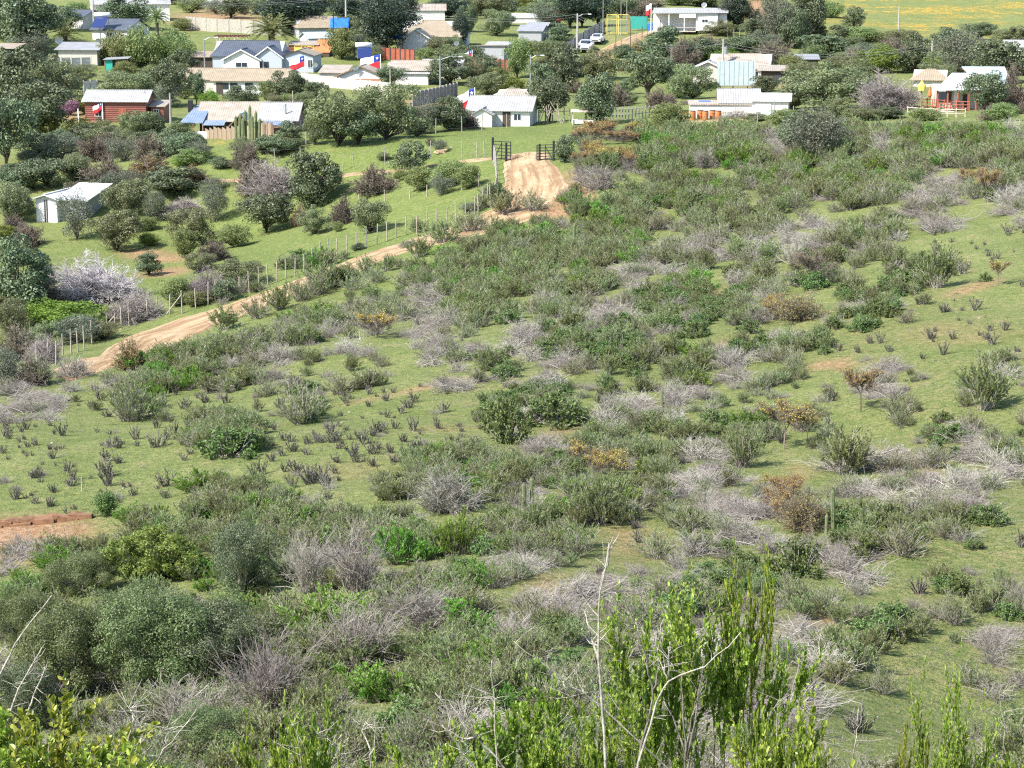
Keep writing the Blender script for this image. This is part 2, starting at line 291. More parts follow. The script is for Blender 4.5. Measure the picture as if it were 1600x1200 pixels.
def g_umbrella(seed, h=1.7, wd=2., nf=4, leafn=900, L=.045, W=.03, twn=700, r=.035, start=.25, toponly=.72):
    """low thorn tree: forked trunk, branches spreading to a flat-topped crown of fine twigs, small leaves on top"""
    rg = np.random.RandomState(seed); t0 = paths(rg, np.array([[0, 0, -.1]]), np.array([[.1, 0, 1.]]), [h * start + .1], 3, None, .05); top = t0[:, -1]
    f = rg.rand(nf) * 1.2 + np.arange(nf) * 6.283 / nf; b1 = paths(rg, np.repeat(top, nf, 0), np.stack([np.cos(f) * .75, np.sin(f) * .75, np.ones(nf)], 1), h * .38 * (.8 + .4 * rg.rand(nf)), 4, None, .12)
    n2 = nf * 7; p, t, _ = onpath(rg, b1, n2, .35); q = nrm(p * np.array([1, 1, 0]) + rg.normal(size=(n2, 3)) * .3); b2 = paths(rg, p, t * .5 + q * .8 + np.array([0, 0, .35]), wd * .3 * (.5 + .6 * rg.rand(n2)), 5, (0, 0, .15), .16)
    n3 = twn; p, t, _ = onpath(rg, b2, n3, .3); b3 = paths(rg, p, t + nrm(rg.normal(size=(n3, 3))) * .8 + np.array([0, 0, .35]), wd * (.07 + .13 * rg.rand(n3)), 4, None, .18)
    b3[..., 2] = np.minimum(b3[..., 2], h * (.92 + .08 * rg.rand()) - .10 * h * ((b3[..., 0] ** 2 + b3[..., 1] ** 2) / (wd / 2) ** 2)); n4 = int(twn * 1.6); p, t, _ = onpath(rg, b3, n4, .2); b4 = paths(rg, p, t + nrm(rg.normal(size=(n4, 3))) * .9, wd * (.03 + .05 * rg.rand(n4)), 3, None, .2)
    stem = cat([twigs(t0, taper(1, 3, r, r * .85)), twigs(b1, taper(nf, 4, r * .6, r * .35)), twigs(b2, taper(n2, 5, r * .3, r * .15)), twigs(b3, taper(n3, 4, r * .13 + .002, r * .08 + .0015)), twigs(b4, taper(n4, 3, r * .08 + .0015, r * .06 + .001))])
    if not leafn: return stem, None
    p, t, _ = onpath(rg, b4, leafn * 3, .2); z = p[:, 2] / h + rg.normal(size=len(p)) * .07; p = p[z > toponly][:leafn]; return stem, leaves(rg, p, rg.normal(size=p.shape) + np.array([0, 0, .5]), L * (.6 + .8 * rg.rand(len(p))), W * (.6 + .8 * rg.rand(len(p))), .6)
def g_shoots(seed, h=2.6, ns=10, wd=.7, L=.062, W=.036, per=420, side=12, ang=24, start=.66):
    """tall leafy shoots of the near bushes: stems, side shoots, alternate oval leaves"""
    rg = np.random.RandomState(seed); st = paths(rg, disk(rg, ns, wd * .3), cone(rg, ns, ang), h * (.8 + .2 * rg.rand(ns) ** .6), 9, (0, 0, .12), .11); p, t, _ = onpath(rg, st, ns * side, start, .95)
    sb = paths(rg, p, t + nrm(rg.normal(size=(len(p), 3)) * np.array([1, 1, .3])) * .8, h * (.06 + .15 * rg.rand(len(p))), 5, (0, 0, .4), .14)
    stem = cat([twigs(st, taper(ns, 9, .013, .003)), twigs(sb, taper(len(sb), 5, .006, .003))]); A_ = onpath(rg, st, int(ns * per * .45), start, 1.); B_ = onpath(rg, sb, int(ns * per), .05, 1.)
    p = np.concatenate([A_[0], B_[0]]); t = np.concatenate([A_[1], B_[1]]); n = len(p); side_ = nrm(np.cross(t, rg.normal(size=(n, 3)))); dn = nrm(t * .7 + side_ * .8 + np.array([0, 0, .1])); LL = (L * (.55 + .7 * rg.rand(n)))[:, None]; WW = LL * (W / L)
    s = nrm(np.cross(dn, rg.normal(size=(n, 3)) * .6 + np.array([0, 0, 1]))); nn = np.cross(s, dn)
    # folded leaf: six points, two quads per leaf sharing the midrib
    v = np.stack([p, p + dn * LL * .3 + s * WW * .5 + nn * WW * .15, p + dn * LL * .72 + s * WW * .42 + nn * WW * .15, p + dn * LL, p + dn * LL * .72 - s * WW * .42 + nn * WW * .15, p + dn * LL * .3 - s * WW * .5 + nn * WW * .15], 1).reshape(-1, 3)
    i = np.arange(n)[:, None] * 6; q = np.concatenate([i + np.array([[0, 1, 2, 3]]), i + np.array([[0, 3, 4, 5]])]); return stem, (v, q)
def g_palm(seed, h=3., nf=44, fl=2.6, lf=26, r=.35, up=.9, leafW=.05, leafL=.55):
    rg = np.random.RandomState(seed); a = np.arange(nf) * 2.399; el = np.linspace(1.4, -.25, nf) * up; d = np.stack([np.cos(a) * np.cos(el), np.sin(a) * np.cos(el), np.sin(el)], 1)
    fr = paths(rg, np.repeat([[0, 0, h]], nf, 0), d, fl * (.85 + .3 * rg.rand(nf)), 8, (0, 0, -.95), .03); stem = twigs(fr, taper(nf, 8, .035, .01)); k = 8; P_ = []; D_ = []
    for j in range(lf):
        t = (.12 + .88 * j / lf) * (k - 1.001); i = int(t); f = t - i; p = fr[:, i] * (1 - f) + fr[:, i + 1] * f; tt = nrm(fr[:, i + 1] - fr[:, i]); s = nrm(np.cross(tt, [0, 0, 1.]))
        for sg in (-1, 1): P_.append(p); D_.append(tt * .8 + sg * s * .9 + np.array([0, 0, .25]) + rg.normal(size=p.shape) * .12)
    p = np.concatenate(P_); d = np.concatenate(D_); lv = leaves(rg, p, d, leafL * (.7 + .4 * rg.rand(len(p))), leafW * np.ones(len(p)), 1.2)
    tr = np.array([[[0, 0, -.3], [0, 0, h * .35], [0, 0, h * .7], [0, 0, h]]]); trunk = []
    m = MB(); m.tube([(0, 0, -.3), (0, 0, h * .3), (0, 0, h * .8), (0, 0, h * 1.02)], [r * 1.15, r, r * 1.05, r * 1.25], 12); tv = np.array(m.v); tq = np.array([f for f in m.f if len(f) == 4])
    return cat([(tv, tq), stem]), lv
PROTO = {}                                  # kind -> list of (stem mesh, leaf mesh, leaf-and-stem mesh, height, width)
def proto(kind, gens, stem_m, leaf_m, h, wd):
    out = []
    for st, lf in gens:
        v, q = st; ms = quadmesh(kind + '_stems', v, q, [stem_m]); ml = quadmesh(kind + '_leaves', lf[0], lf[1], [leaf_m]) if lf is not None else None
        if lf is not None: V, Q = cat([st, lf]); mb = quadmesh(kind, V, Q, [stem_m, leaf_m], np.r_[np.zeros(len(q)), np.ones(len(lf[1]))])
        else: mb = ms
        out.append((ms, ml, mb, h, wd))
    PROTO[kind] = out
# colours (real reflectance)
leafmat('leaf_mid', [(.125,.165,.048),(.185,.235,.072),(.25,.295,.11),(.155,.20,.065),(.32,.345,.18)], transl=.38)
leafmat('leaf_bright', [(.10,.20,.025),(.15,.28,.035),(.22,.35,.06)], transl=.35)
leafmat('leaf_round', [(.055,.095,.022),(.10,.155,.035),(.14,.20,.06),(.20,.25,.11)], rough=.55, spec=.3)
leafmat('leaf_dark', [(.045,.066,.031),(.08,.11,.05),(.12,.155,.075),(.19,.22,.13)], transl=.15, rough=.5)
leafmat('leaf_olive', [(.075,.095,.038),(.12,.145,.06),(.175,.20,.09),(.25,.265,.15)], transl=.2)
leafmat('leaf_greygreen', [(.085,.10,.065),(.13,.15,.10),(.19,.205,.145)], transl=.2)
leafmat('leaf_conifer', [(.015,.03,.018),(.027,.048,.028),(.05,.075,.042)], transl=.08)
leafmat('leaf_yellowgreen', [(.09,.13,.025),(.16,.20,.035),(.24,.27,.06)], transl=.35)
leafmat('leaf_fore', [(.10,.165,.02),(.19,.275,.03),(.30,.38,.05),(.42,.49,.10)], var=.2, transl=.4, rough=.38, spec=.5)
leafmat('leaf_orange', [(.38,.26,.05),(.50,.34,.06),(.52,.40,.11),(.24,.25,.09)], transl=.3)
leafmat('leaf_rust', [(.24,.155,.06),(.33,.21,.08),(.17,.16,.07)], transl=.2)
leafmat('leaf_brown', [(.12,.105,.07),(.17,.145,.10),(.10,.12,.06)], transl=.15)
leafmat('leaf_scrub', [(.05,.058,.032),(.08,.088,.048),(.12,.12,.08)], transl=.15)
leafmat('leaf_straw', [(.20,.17,.07),(.28,.225,.085),(.30,.22,.07),(.16,.17,.07)], transl=.2)
leafmat('leaf_thicket', [(.07,.10,.035),(.115,.155,.05),(.165,.21,.08),(.13,.125,.075)], transl=.25)
leafmat('leaf_flower', [(.55,.38,.02),(.7,.5,.04),(.1,.2,.03)], transl=.3)
leafmat('leaf_pink', [(.3,.12,.2),(.4,.2,.3),(.08,.1,.04)], transl=.3)
leafmat('twig_grey', [(.15,.133,.112),(.23,.208,.18),(.34,.315,.278)], transl=0, rough=.8, spec=.2)
leafmat('twig_pale', [(.22,.203,.178),(.31,.288,.253),(.43,.40,.355)], transl=0, rough=.8, spec=.2)
leafmat('twig_lilac', [(.16,.142,.125),(.25,.225,.20),(.36,.33,.295)], transl=0, rough=.8, spec=.2)
leafmat('twig_purple', [(.18,.153,.143),(.26,.225,.215),(.36,.315,.305)], transl=0, rough=.85, spec=.2)
leafmat('twig_brown', [(.10,.078,.062),(.16,.13,.105),(.24,.20,.17)], transl=0, rough=.85, spec=.2)
leafmat('twig_dark', [(.085,.078,.065),(.15,.14,.12),(.25,.235,.205)], transl=0, rough=.85, spec=.2)
leafmat('bark_dark', [(.05,.042,.035),(.08,.068,.055)], transl=0, rough=.9, spec=.2)
rg0 = random.Random(5)
proto('broom', [g_broom(s, 1., .7) for s in (1, 2, 3)] + [g_broom(4, 1.05, .8, lean=.25, ang=64)], 'twig_grey', 'leaf_mid', 1.05, 1.4)
proto('bright', [g_broom(s, .9, .8, ang=66, nl=3600) for s in (11, 12)], 'twig_brown', 'leaf_bright', .95, 1.5)
proto('mixed', [g_broom(s, 1., .8, ns=54, nl=1300, ang=66) for s in (21, 22, 23)], 'twig_grey', 'leaf_mid', 1.05, 1.6)
proto('round', [g_round(s) for s in (31, 32, 33)], 'twig_grey', 'leaf_round', 1., 1.25)
proto('dead', [g_dead(41), g_dead(42, ang=55, droop=-.2), g_dead(43, ang=85, droop=-.9), g_dead(44, lean=(.5, .2))], 'twig_grey', None, .9, 1.5)
proto('pale', [g_dead(45, ang=70, droop=-.4, r=.012), g_dead(46, ang=60, droop=-.1, r=.012)], 'twig_pale', None, .9, 1.4)
proto('pile', [g_pile(s) for s in (51, 52, 53)], 'twig_lilac', None, .6, 1.9)
proto('stub', [g_stub(61), g_stub(62, ns=22), g_stub(63, ns=10), g_stub(64, .5, 14)], 'twig_dark', 'leaf_scrub', .45, .5)
proto('yellow', [g_umbrella(s, 1.3, 1.8, leafn=1600, L=.042, W=.028, start=.12, r=.02, toponly=.6) for s in (71, 72)], 'twig_brown', 'leaf_orange', 1.3, 1.8)
proto('espino', [g_umbrella(s, 1.7, 2.0, leafn=2200, start=.4, L=.045, W=.028, toponly=.66) for s in (81, 82)], 'twig_brown', 'leaf_orange', 1.7, 2.0)
proto('espino_bare', [g_umbrella(s, 1.7, 2.2, leafn=260, start=.3, twn=1000) for s in (83, 84)], 'twig_brown', 'leaf_rust', 1.7, 2.2)
proto('thorn', [g_dome(s, 4., 5., ns=80, tips=4, r=.09, leafn=4200, L=.13, W=.08) for s in (85, 86)], 'twig_brown', 'leaf_brown', 4., 5.)
proto('thorn_rust', [g_dome(s, 4., 5., ns=80, tips=3, r=.09, leafn=8000, L=.14, W=.09) for s in (87,)], 'twig_brown', 'leaf_rust', 4., 5.)
proto('bare', [g_dome(s, 4., 5., ns=150, sub=10, tips=6, r=.055) for s in (91, 92)], 'twig_purple', None, 4., 5.)
proto('tree', [g_tree(101, 5, 5.2, trunk=1.1, nc=44), g_tree(102, 5, 5.2, trunk=.4, nl=11000, nc=40, clump=.22), g_tree(103, 5, 5.2, trunk=.4, nc=60, nl=11000, clump=.17), g_tree(104, 5.4, 4.6, trunk=.9, nc=34, nl=8000, clump=.2)], 'bark_dark', 'leaf_dark', 5., 5.2)
proto('olive', [g_tree(s, 5, 5.2, trunk=.35, nl=14000, L=.19, W=.075, nc=46, clump=.19) for s in (111, 112, 113)], 'bark_dark', 'leaf_olive', 5., 5.2)
proto('greytree', [g_tree(s, 5, 5.2, trunk=.5, nl=8000, L=.2, W=.07) for s in (121, 122)], 'twig_brown', 'leaf_greygreen', 5., 5.2)
proto('greentree', [g_tree(s, 5, 5.2, trunk=.5, nl=9000, L=.2, W=.13) for s in (131, 132)], 'bark_dark', 'leaf_mid', 5., 5.2)
proto('brightdome', [g_tree(s, 5, 5.2, trunk=.4, nl=9000, L=.2, W=.13, clump=.14, nc=110) for s in (135,)], 'bark_dark', 'leaf_yellowgreen', 5., 5.2)
proto('brightbush', [g_tree(s, 5, 5.2, trunk=.3, nl=9000, L=.2, W=.13) for s in (136,)], 'bark_dark', 'leaf_bright', 5., 5.2)
proto('conifer', [g_tree(s, 9, 5.5, trunk=1.2, nc=110, nl=14000, L=.26, W=.12, clump=.22, droop=.5) for s in (141, 142)], 'bark_dark', 'leaf_conifer', 9., 5.5)
proto('canopy', [g_tree(s, 3., 4.2, trunk=.3, nc=60, nl=42000, L=.075, W=.034, clump=.17) for s in (151, 152)], 'twig_grey', 'leaf_thicket', 3., 4.2)
proto('canopy_dark', [g_tree(s, 3., 4.2, trunk=.3, nc=60, nl=42000, L=.072, W=.036, clump=.18) for s in (153,)], 'twig_grey', 'leaf_dark', 3., 4.2)
proto('canopy_lime', [g_tree(s, 2., 3., trunk=.3, nc=110, nl=22000, L=.075, W=.05, clump=.11) for s in (154,)], 'twig_grey', 'leaf_yellowgreen', 2., 3.)
proto('bigdead', [g_dead(s, 1.9, 1.6, ns=70, sub=9, ang=40, droop=-.1, r=.016) for s in (161, 162)], 'twig_grey', None, 2.2, 2.2)
proto('palm', [g_palm(171, leafW=.09)], 'bark_dark', 'leaf_mid', 5., 5.2)
proto('spikypalm', [g_palm(172, .6, 40, 2.2, 16, .3, up=1., leafW=.06, leafL=.5)], 'bark_dark', 'leaf_mid', 2.6, 4.2)
proto('fore', [g_shoots(s) for s in (181, 182, 183)], 'twig_brown', 'leaf_fore', 2.6, 1.4)
proto('fore_tall', [g_shoots(184, 3.6, ns=5, wd=.4, ang=12, side=14, per=620, start=.55, L=.058, W=.032), g_shoots(185, 3.6, ns=8, wd=.8, ang=24, side=14, per=430, start=.70, L=.058, W=.032)], 'twig_grey', 'leaf_fore', 3.6, 1.6)
proto('hedge', [g_tree(s, 2.6, 5., trunk=.2, nc=80, nl=10000, L=.16, W=.1, clump=.16) for s in (191, 192)], 'bark_dark', 'leaf_mid', 2.6, 5.)
NICE = dict(broom='feathery_shrub', bright='green_shrub', mixed='half_dry_shrub', round='leafy_shrub', dead='dead_shrub', pale='bleached_shrub', pile='brush_heap', stub='stubby_bush', yellow='thorn_shrub', espino='thorn_tree', espino_bare='thorn_tree', thorn='thorn_tree', thorn_rust='thorn_tree', bare='bare_tree', tree='tree', olive='tree', greytree='tree', greentree='tree', brightdome='tree', brightbush='round_bush', conifer='conifer', canopy='scrub_tree', canopy_dark='scrub_tree', canopy_lime='scrub_tree', bigdead='bare_shrub', palm='palm_tree', spikypalm='palm_tree', fore='leafy_bush', fore_tall='leafy_bush', hedge='hedge')
def plant(kind, loc, h, wd, rz=None, var=None, parts=True):
    pr = PROTO[kind]; ms, ml, mb, ph, pw = pr[rg0.randrange(len(pr)) if var is None else var % len(pr)]; rz = rg0.random() * 6.28 if rz is None else rz; sc = (wd / pw, wd / pw, h / ph)
    if ml is None or not parts: o = link(NICE[kind], mb)
    else:
        o = link(NICE[kind], ml); tree = 'tree' in NICE[kind] or kind == 'conifer'; c = link('trunk' if tree else 'stems', ms, o); c['label'] = 'bare trunk and branches of the plant' if False else ''
        del c['label']
    o.location = loc; o.scale = sc; o.rotation_euler = (0, 0, rz); return o
def copyplant(o, loc, sc, rz):
    c = o.copy(); COL.objects.link(c); c.location = loc; c.scale = sc; c.rotation_euler = (0, 0, rz)
    for k in o.children: d = k.copy(); COL.objects.link(d); d.parent = c
    return c
# ------------------------------------------------------------ ground
def ground():
    ny, nx = GX.shape; v = np.stack([GX, GY, GZ], -1).reshape(-1, 3); i = (np.arange(ny - 1)[:, None] * nx + np.arange(nx - 1)[None]).reshape(-1, 1)
    q = np.concatenate([i, i + 1, i + nx + 1, i + nx], 1)
    # where bare soil shows, where the grass is dry, where flowers grow: ellipses round places on the ground
    fw = v[:, 1] * math.cos(PITCH) - (v[:, 2] - CZ) * math.sin(PITCH); up = v[:, 1] * math.sin(PITCH) + (v[:, 2] - CZ) * math.cos(PITCH); fw = np.where(fw < 5, 1e9, fw); px = 800 + F * v[:, 0] / fw; py = 600 - F * up / fw
    soil = np.zeros(len(v)); dry = np.zeros(len(v)); lush = np.zeros(len(v))
    def el(a, cx, cy, rx, ry, w, rot=0): c, s = math.cos(R(rot)), math.sin(R(rot)); dx = px - cx; dy = py - cy; u = (dx * c - dy * s) / rx; t = (dx * s + dy * c) / ry; np.maximum(a, w * np.clip(1.6 - (u * u + t * t) ** .5 * 1.0, 0, 1), out=a)
    nz = vnoise(v[:, 0], v[:, 1], 3., 9) * .5 + vnoise(v[:, 0], v[:, 1], 1.3, 10) * .3
    for e in [(30, 845, 90, 30, 1.1, 4), (240, 400, 42, 9, .9, -4), (255, 425, 36, 6, .8, 6), (20, 268, 30, 10, .8), (340, 30, 60, 14, .9), (1190, 10, 22, 26, 1.), (130, 180, 35, 12, .6), (690, 160, 50, 12, .7), (1180, 130, 40, 8, .6), (1220, 130, 30, 8, .5), (150, 35, 30, 8, .8), (960, 60, 60, 4, .3),
              (1140, 540, 25, 10, .75), (1520, 450, 40, 6, .5, 15), (1300, 570, 40, 6, .6), (1270, 970, 22, 12, .7), (1210, 985, 20, 15, .7), (1450, 725, 25, 25, .55), (840, 690, 60, 8, .55, 20), (1130, 460, 40, 5, .4), (620, 615, 90, 4, .5, 12), (700, 670, 50, 5, .45), (1240, 740, 22, 14, .5), (990, 850, 25, 25, .4), (1490, 520, 90, 14, .32), (860, 920, 30, 20, .35), (900, 300, 22, 30, .9, 20), (865, 330, 30, 14, .8), (545, 735, 60, 10, .3)]: el(soil, *e)
    for e in [(1450, 540, 180, 60, .8), (1500, 700, 200, 180, .55), (1480, 950, 200, 150, .6), (950, 850, 120, 90, .7), (900, 930, 150, 80, .6), (1250, 950, 200, 120, .6), (900, 620, 200, 50, .4), (1150, 450, 80, 15, .6, 15)]: el(dry, *e)
    for e in [(680, 235, 380, 50, 1., 3), (1450, 350, 60, 20, .4), (450, 370, 330, 90, .8, 10)]: el(lush, *e)
    fl = np.zeros(len(v)); el(fl, 1470, 20, 200, 42, 1.); el(fl, 1330, 30, 60, 30, .8); el(fl, 335, 222, 25, 4, .5)
    soil = np.clip(soil * 1.0 + nz * np.clip(soil * 3, 0, 1), 0, 1)
    me = quadmesh('ground', v, q, ['ground'], smooth=True); a = me.attributes.new('cover', 'FLOAT_COLOR', 'POINT')
    a.data.foreach_set('color', np.stack([soil, np.clip(dry + nz * .5, 0, 1), np.clip(lush, 0, 1), np.clip(fl, 0, 1)], 1).astype(np.float32).ravel()); o = link('ground', me); o['kind'] = 'structure'; o['label'] = 'green grassy hillside and valley floor with bare patches'; return o
m, nt, b = newmat('ground'); tc = nd(nt, 'ShaderNodeTexCoord'); V = tc.outputs['Object']; at = nd(nt, 'ShaderNodeAttribute', attribute_name='cover'); sp = nd(nt, 'ShaderNodeSeparateColor'); nt.links.new(at.outputs['Color'], sp.inputs[0])
n1 = noise(nt, .35, 6, V, .65); n2 = noise(nt, 3.5, 5, V, .7); n3 = noise(nt, 14, 4, V, .8)
gr = ramp(nt, n1.outputs[0], [(.30, (.165, .195, .06)), (.48, (.225, .25, .088)), (.68, (.29, .295, .12))]).outputs[0]
gr = mixc(nt, math_(nt, 'MULTIPLY', sp.outputs[2], .7), gr, mixc(nt, n2.outputs[0], (.14, .20, .045), (.24, .29, .08))); dr = ramp(nt, n2.outputs[0], [(.35, (.155, .185, .06)), (.62, (.27, .225, .105))]).outputs[0]
gr = mixc(nt, math_(nt, 'MULTIPLY', sp.outputs[1], ramp(nt, n1.outputs[0], [(.35, (0, 0, 0)), (.6, (1, 1, 1))]).outputs[0]), gr, dr)
gr = mixc(nt, math_(nt, 'MULTIPLY', ramp(nt, n2.outputs[0], [(.42, (1, 1, 1)), (.6, (0, 0, 0))]).outputs[0], .5), gr, (.085, .135, .035), 'MIX')
gr = mixc(nt, ramp(nt, n3.outputs[0], [(.38, (.75, .75, .75)), (.52, (0, 0, 0))]).outputs[0], gr, (.055, .085, .03))
gr = mixc(nt, ramp(nt, n3.outputs[0], [(.66, (0, 0, 0)), (.74, (.6, .6, .6))]).outputs[0], gr, (.34, .33, .2))
bare = ramp(nt, noise(nt, .8, 7, V, .72).outputs[0], [(.56, (0, 0, 0)), (.70, (.5, .5, .5))]).outputs[0]; gr = mixc(nt, bare, gr, (.33, .25, .145)); dryb = ramp(nt, noise(nt, 1.7, 6, V, .8).outputs[0], [(.54, (0, 0, 0)), (.66, (.3, .3, .3))]).outputs[0]; gr = mixc(nt, dryb, gr, (.33, .30, .12))
so_ = ramp(nt, n2.outputs[0], [(.3, (.20, .105, .052)), (.5, (.33, .20, .115)), (.7, (.43, .31, .20))]).outputs[0]
fln = noise(nt, .06, 6, V, .8); flm = ramp(nt, fln.outputs[0], [(.47, (0, 0, 0)), (.57, (1, 1, 1))]).outputs[0]; fl3 = ramp(nt, noise(nt, .8, 5, V, .85).outputs[0], [(.50, (0, 0, 0)), (.6, (1, 1, 1))]).outputs[0]
c = mixc(nt, math_(nt, 'MULTIPLY', math_(nt, 'MULTIPLY', flm, fl3), at.outputs['Alpha']), gr, (.75, .36, .02)); nt.links.new(mixc(nt, sp.outputs[0], c, so_), b.inputs['Base Color']); b.inputs['Roughness'].default_value = .95; b.inputs['Specular IOR Level'].default_value = .1
bp = nd(nt, 'ShaderNodeBump'); bp.inputs['Distance'].default_value = .12; bp.inputs['Strength'].default_value = 1.; nt.links.new(math_(nt, 'ADD', n2.outputs[0], math_(nt, 'MULTIPLY', n3.outputs[0], .4)), bp.inputs['Height']); nt.links.new(bp.outputs[0], b.inputs['Normal'])
m, nt, b = newmat('dirt'); tc = nd(nt, 'ShaderNodeTexCoord'); uv = nd(nt, 'ShaderNodeUVMap'); V = tc.outputs['Object']; n1 = noise(nt, .8, 6, V, .7); n2 = noise(nt, 9, 5, V, .7); rt = nd(nt, 'ShaderNodeTexNoise'); mp = nd(nt, 'ShaderNodeMapping'); mp.inputs['Scale'].default_value = (7, .12, 1); nt.links.new(uv.outputs[0], mp.inputs[0]); nt.links.new(mp.outputs[0], rt.inputs[0]); rt.inputs['Scale'].default_value = 1.2; rt.inputs['Detail'].default_value = 5
c = ramp(nt, n1.outputs[0], [(.3, (.27, .185, .10)), (.5, (.385, .28, .17)), (.7, (.46, .355, .235))]).outputs[0]; c = mixc(nt, math_(nt, 'MULTIPLY', ramp(nt, rt.outputs[0], [(.43, (1, 1, 1)), (.53, (0, 0, 0))]).outputs[0], .7), c, (.22, .135, .075)); c = mixc(nt, ramp(nt, n2.outputs[0], [(.62, (0, 0, 0)), (.7, (.6, .6, .6))]).outputs[0], c, (.5, .42, .33)); nt.links.new(c, b.inputs['Base Color']); b.inputs['Roughness'].default_value = .95; b.inputs['Specular IOR Level'].default_value = .1
bp = nd(nt, 'ShaderNodeBump'); bp.inputs['Distance'].default_value = .08; nt.links.new(math_(nt, 'ADD', n2.outputs[0], math_(nt, 'MULTIPLY', rt.outputs[0], 2.5)), bp.inputs['Height']); nt.links.new(bp.outputs[0], b.inputs['Normal'])
ground()
ROADS = []
def road(name, L_, R_, label, lift=.06, ragged=.35, seed=3, step=.45):
    """L_, R_: matching points along the left and right edge, pixels on the ground"""
    a = np.array([G(*p) for p in L_]); c = np.array([G(*p) for p in R_]); s = np.r_[0, np.cumsum(np.linalg.norm(np.diff((a + c) / 2, axis=0), axis=1))]; n = int(s[-1] / step) + 2; t = np.linspace(0, s[-1], n)
    def sm(arr):
        o = np.stack([np.interp(t, s, arr[:, k]) for k in (0, 1)], 1); k = 9; pad = np.concatenate([np.repeat(o[:1], k, 0), o, np.repeat(o[-1:], k, 0)]); ker = np.ones(2 * k + 1) / (2 * k + 1); return np.stack([np.convolve(pad[:, j], ker, 'valid') for j in (0, 1)], 1)
    A_ = sm(a); B_ = sm(c); rg = np.random.RandomState(seed); w_ = np.linalg.norm(B_ - A_, axis=1, keepdims=True); e1 = (vnoise(t, t * 0, 1.6, seed) + vnoise(t, t * 0, .5, seed + 1) * .6)[:, None] * ragged; e2 = (vnoise(t, t * 0 + 50, 1.6, seed) + vnoise(t, t * 0 + 50, .5, seed + 1) * .6)[:, None] * ragged; dr = (B_ - A_) / w_; A_ = A_ + dr * e1; B_ = B_ + dr * e2
    m_ = max(3, int(w_.mean() / .4)); u = np.linspace(0, 1, m_ + 1)[None, :, None]; xy = A_[:, None] * (1 - u) + B_[:, None] * u; z = H(xy[..., 0], xy[..., 1]) + lift; z[:, 0] -= lift * 1.5; z[:, -1] -= lift * 1.5
    v = np.concatenate([xy, z[..., None]], 2).reshape(-1, 3); k = m_ + 1; i = (np.arange(n - 1)[:, None] * k + np.arange(m_)[None]).reshape(-1, 1); q = np.concatenate([i, i + 1, i + k + 1, i + k], 1)
    me = quadmesh(name, v, q, ['dirt'], smooth=True); uvl = me.uv_layers.new(name='UVMap'); U = np.stack([np.repeat(u.reshape(1, -1), n, 0), np.repeat(t[:, None], k, 1)], -1).reshape(-1, 2); li = np.empty(len(me.loops), np.int32); me.loops.foreach_get('vertex_index', li); uvl.data.foreach_set('uv', U[li].astype(np.float32).ravel())
    if me.polygons[0].normal.z < 0: me.flip_normals()
    o = link(name, me); o['kind'] = 'structure'; o['label'] = label; ROADS.append((xy[:, m_ // 2], w_[:, 0] / 2)); return o
road('dirt_road', [(800,238),(783,250),(786,275),(790,300),(780,325),(720,350),(645,372),(590,390),(535,411),(480,432),(430,452),(360,476),(290,494),(215,515),(165,543),(120,566),(70,586)],
     [(856,238),(858,252),(890,280),(892,300),(860,330),(760,368),(655,388),(605,402),(562,424),(500,450),(442,468),(385,488),(325,513),(262,541),(200,568),(150,584),(90,602)], 'wide tan dirt road winding down from the gates')
road('farm_track', [(250,283),(330,278),(440,277),(560,269),(640,262),(720,249),(792,244)], [(250,289),(330,286),(440,284),(560,275),(640,266),(720,252),(792,247)], 'faint tan track crossing the green field', .05, .3, 8)
road('village_road', [(905,100),(925,83),(945,72),(975,60),(1005,50),(1035,42),(1080,46)], [(950,100),(958,84),(975,74),(1000,63),(1022,53),(1045,47),(1080,49)], 'pale dirt lane climbing past the parked cars', .07, .5, 12)
road('yard_track', [(1050,190),(1120,187),(1200,184),(1300,186)], [(1050,193),(1120,190),(1200,187),(1300,189)], 'thin tan track in front of the white sheds', .05, .3, 14)
def on_road(p, marg=.3):
    for c, hw in ROADS:
        d = np.hypot(c[:, 0] - p[0], c[:, 1] - p[1]); k = d.argmin()
        if d[k] < hw[k] + marg: return True
    return False
# ------------------------------------------------------------ building materials
corr('roof_grey', (.30,.31,.33)); corr('roof_pale', (.37,.37,.37), (.27,.265,.25)); corr('roof_white', (.60,.61,.63), (.46,.48,.50), stain=.1); corr('roof_tan', (.33,.27,.19), (.25,.205,.145)); corr('roof_buff', (.38,.33,.27), (.27,.225,.18)); corr('roof_dark', (.085,.10,.13), (.06,.07,.09), step=.3); corr('roof_blue', (.15,.21,.34), (.25,.29,.35)); corr('roof_cyan', (.42,.55,.62), (.5,.55,.55))
corr('roof_rust', (.36,.24,.16), (.48,.44,.40)); flat('wall_white', (.62,.61,.59), .8, .1); flat('wall_cream', (.48,.45,.39), .85, .07); flat('wall_grey', (.33,.34,.35), .85, .08); flat('wall_blue', (.38,.42,.47), .8, .05); corr('wall_red', (.22,.068,.048), (.16,.05,.035), step=.3, axis='Z'); corr('wall_brick', (.26,.12,.085), (.19,.09,.07), step=.16, axis='Z'); corr('wall_brick_orange', (.48,.21,.13), (.38,.17,.11), step=.18, axis='Z')
